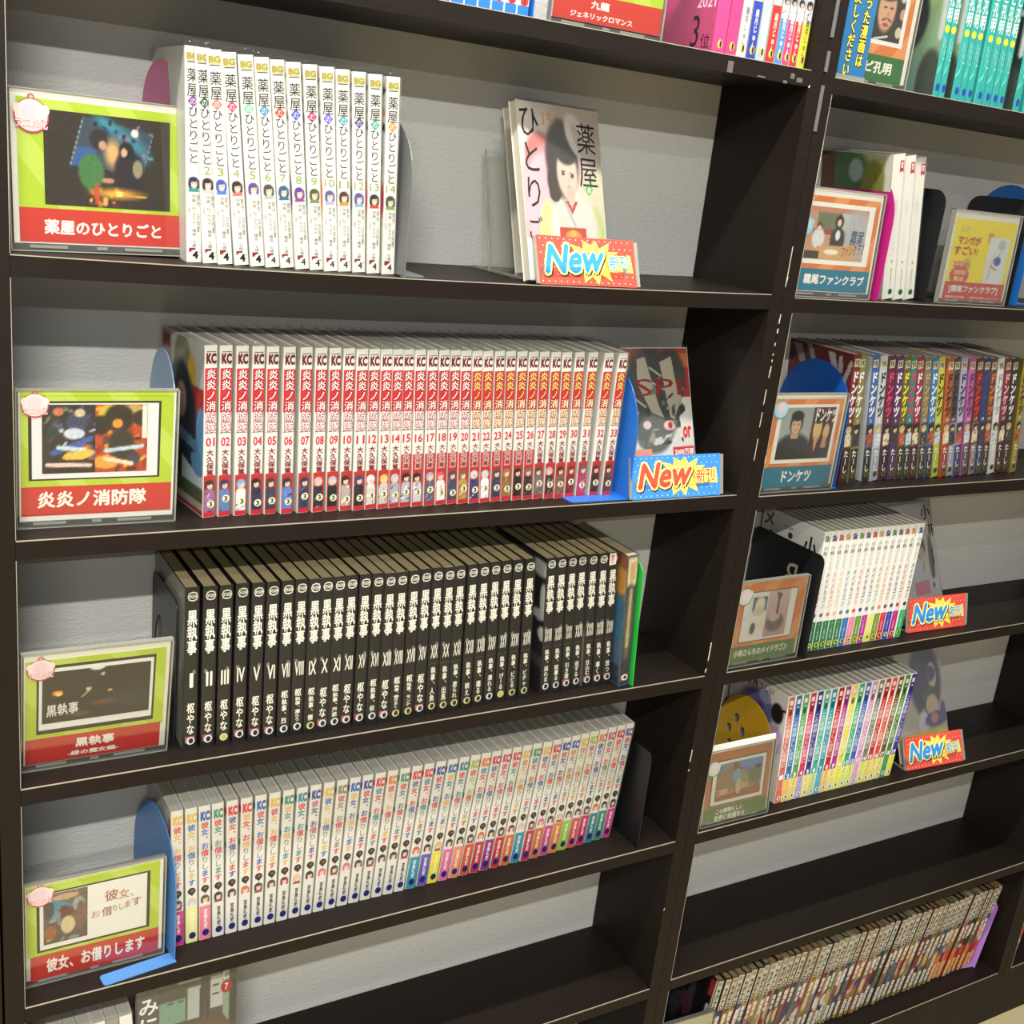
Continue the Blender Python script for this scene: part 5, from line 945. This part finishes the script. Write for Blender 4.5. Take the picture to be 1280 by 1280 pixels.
# blue notice in front of it
t = thing('notice_card', 'blue notice with yellow vertical handwriting, leaning before the top right sign', 'sign', (.9225, .0120, ZR[0]+ZO+.0005))
obj('card_board', boxmesh(0, .046, 0, .001, .006, .150, mat('blue_card', (36, 96, 140), .4)), t)
F = Flat()
for tx, cx_, zt in (('手にとった漫画は', .0325, .146), ('元にお戻しください', .0135, .150)):
    F.vtext(tx, cx_, zt, .0120, .0162, BLK, 1, .10); F.vtext(tx, cx_, zt, .0120, .0162, (226, 190, 60), 2, .03)
obj('notice_lettering', F.mesh(), t)
o = obj('clear_foot', boxmesh(-.001, .047, -.001, .003, 0, .006, M_aedge), t)
# cream card in front of bottom right row
t = card(.9450, .0260, ZR[6], -3, 4, .1050, .1310, 'cream card in clear case, its top corner showing at the bottom edge', (.03, .02, .97, .75), (.03, .74, .97, .96), (190, 110, 60), mat('cream_paper', (226, 220, 196), .6), None, [('漫画', (.2, .8, .8, .9), WT)], [])

# ================================================================= "New" CARDS ON EASELS
def easel(x, y, z, rot, W_, label, depth, bh, red=True, cardW=.140, cardH=.054, cardlean=22, backlean=16):
    t = thing('display_easel', label, 'display stand', (x, y, z+ZO), (0, 0, math.radians(rot)), 'clear easels with new release cards')
    k = .0022
    b = MB(); b.box(0, W_, .004, depth, 0, k, M_clear); obj('stand_base', b.me(), t)
    b = MB(); a = math.radians(backlean); s, c = math.sin(a), math.cos(a)
    yb = depth-bh*s-.004
    for x0, x1, m_ in ((0, W_, M_clear), (-.0006, .0012, M_aedge), (W_-.0012, W_+.0006, M_aedge)):
        b.add([(x0, yb, 0), (x1, yb, 0), (x1, yb+k, 0), (x0, yb+k, 0), (x0, yb+bh*s, bh*c), (x1, yb+bh*s, bh*c), (x1, yb+k+bh*s, bh*c), (x0, yb+k+bh*s, bh*c)],
              [(0,3,2,1),(4,5,6,7),(0,1,5,4),(1,2,6,5),(2,3,7,6),(3,0,4,7)], m_)
    obj('back_rest', b.me(), t)
    b = MB(); b.box(0, W_, .0, .0035, 0, .020, M_clear)
    for x0 in (0, W_-.0012): b.box(x0, x0+.0012, 0, depth, -.0, .0030, M_aedge); b.box(x0, x0+.0012, -.0005, .004, 0, .022, M_aedge)
    obj('front_lip', b.me(), t)
    return t
def newcard(parent, dx, dy, lean, red=True, W_=.140, H=.054):
    bg = (214, 76, 62) if red else (60, 130, 206); lt = (50, 140, 214) if red else (214, 76, 60)
    e = bpy.data.objects.new('new_card', boxmesh(0, W_, 0, .0006, 0, H, ink(bg))); SC.collection.objects.link(e)
    e.parent = parent; e.location = (dx, dy, .001); e.rotation_euler = (-math.radians(lean), 0, 0)
    F = Flat(y0=-.0003, step=.00008)
    for i in range(17):
        for j in range(7):
            x = W_*(.03+i*.06)+(.004 if j % 2 else 0); z = H*(.07+j*.145)
            if x < W_-.003: F.disc(x, z, .0008, (240, 210, 200) if red else (190, 220, 244), 0, n=6)
    ys = (250, 214, 90); cx, cz = W_*.56, H*.52; pts = []; rs = random.Random(3)
    for i in range(26):
        a = 2*math.pi*i/26; r = (1.0 if i % 2 == 0 else .66)*(1+.22*rs.random()); pts.append((cx+r*W_*.27*math.cos(a), cz+r*H*.43*math.sin(a)))
    n = len(pts); F.items.append((np.array([(cx, cz)]+pts), [(0, 1+i, 1+(i+1) % n) for i in range(n)], ink(ys), 1))
    F.poly([(W_*.66, H*.55), (W_*.95, H*.68), (W_*.97, H*.30), (W_*.70, H*.34)][::-1], ys, 1)
    a = (W_*.09, W_*.655, H*.24, H*.80)
    for ly, off, c, o2 in ((2, .15, (60, 40, 36), .0012), (3, .13, (250, 236, 140), 0), (4, .055, lt, 0)):
        v, f = glyph('New'); lo, hi = v.min(0), v.max(0); q = (v-lo)/(hi-lo)
        x = a[0]+q[:, 0]*(a[1]-a[0])+.22*(q[:, 1]-.5)*(a[3]-a[2])+o2; z = a[2]+q[:, 1]*(a[3]-a[2])+.05*(x-a[0])-o2
        for kk, (dx, dz) in enumerate(boldset(off)): F.raw(np.stack([x+dx*.036, z+dz*.036], 1), f, c, ly+kk*.09)
    for ly, off, c in ((2, .13, (60, 40, 36)), (3, .10, (250, 236, 140)), (4, .02, lt)): F.htext('新刊', W_*.715, W_*.925, H*.34, H*.64, c, ly, off, slope=.05)
    o = obj('card_lettering', F.mesh(), e)
    obj('card_holder', boxmesh(-.001, W_+.006, .0009, .0024, -.0005, H+.001, M_aedge), e) if False else None
    b = MB(); b.box(W_-.001, W_+.006, .0008, .0030, .001, H-.001, M_aedge); obj('holder_edge', b.me(), e); obj('holder_edge', boxmesh(-.0035, .001, .0008, .0030, .001, H-.001, M_aedge), e)
zc = sag(0, .6)
t = easel(.5370, .0035, zc, 5, .118, 'clear easel with red New card, on the second shelf beside the bare wall', .140, .138, backlean=14); newcard(t, -.004, -.0030, 20)
t = easel(.7060, .0045, ZL[2], 0, .118, 'clear easel with blue New card, at the right of the red and white row', .125, .13); newcard(t, -.0030, -.0030, 14, False)
t = easel(1.3060, .0290, ZR[3], -2, .118, 'clear easel with red New card beside the white coloured-foot volumes', .110, .13); newcard(t, 0, -.0030, 13, W_=.130)
t = easel(1.3740, .0240, ZR[4], -3.9, .118, 'clear easel with red New card beside the candy-coloured row', .112, .13); newcard(t, .0030, -.0040, 24, W_=.132)
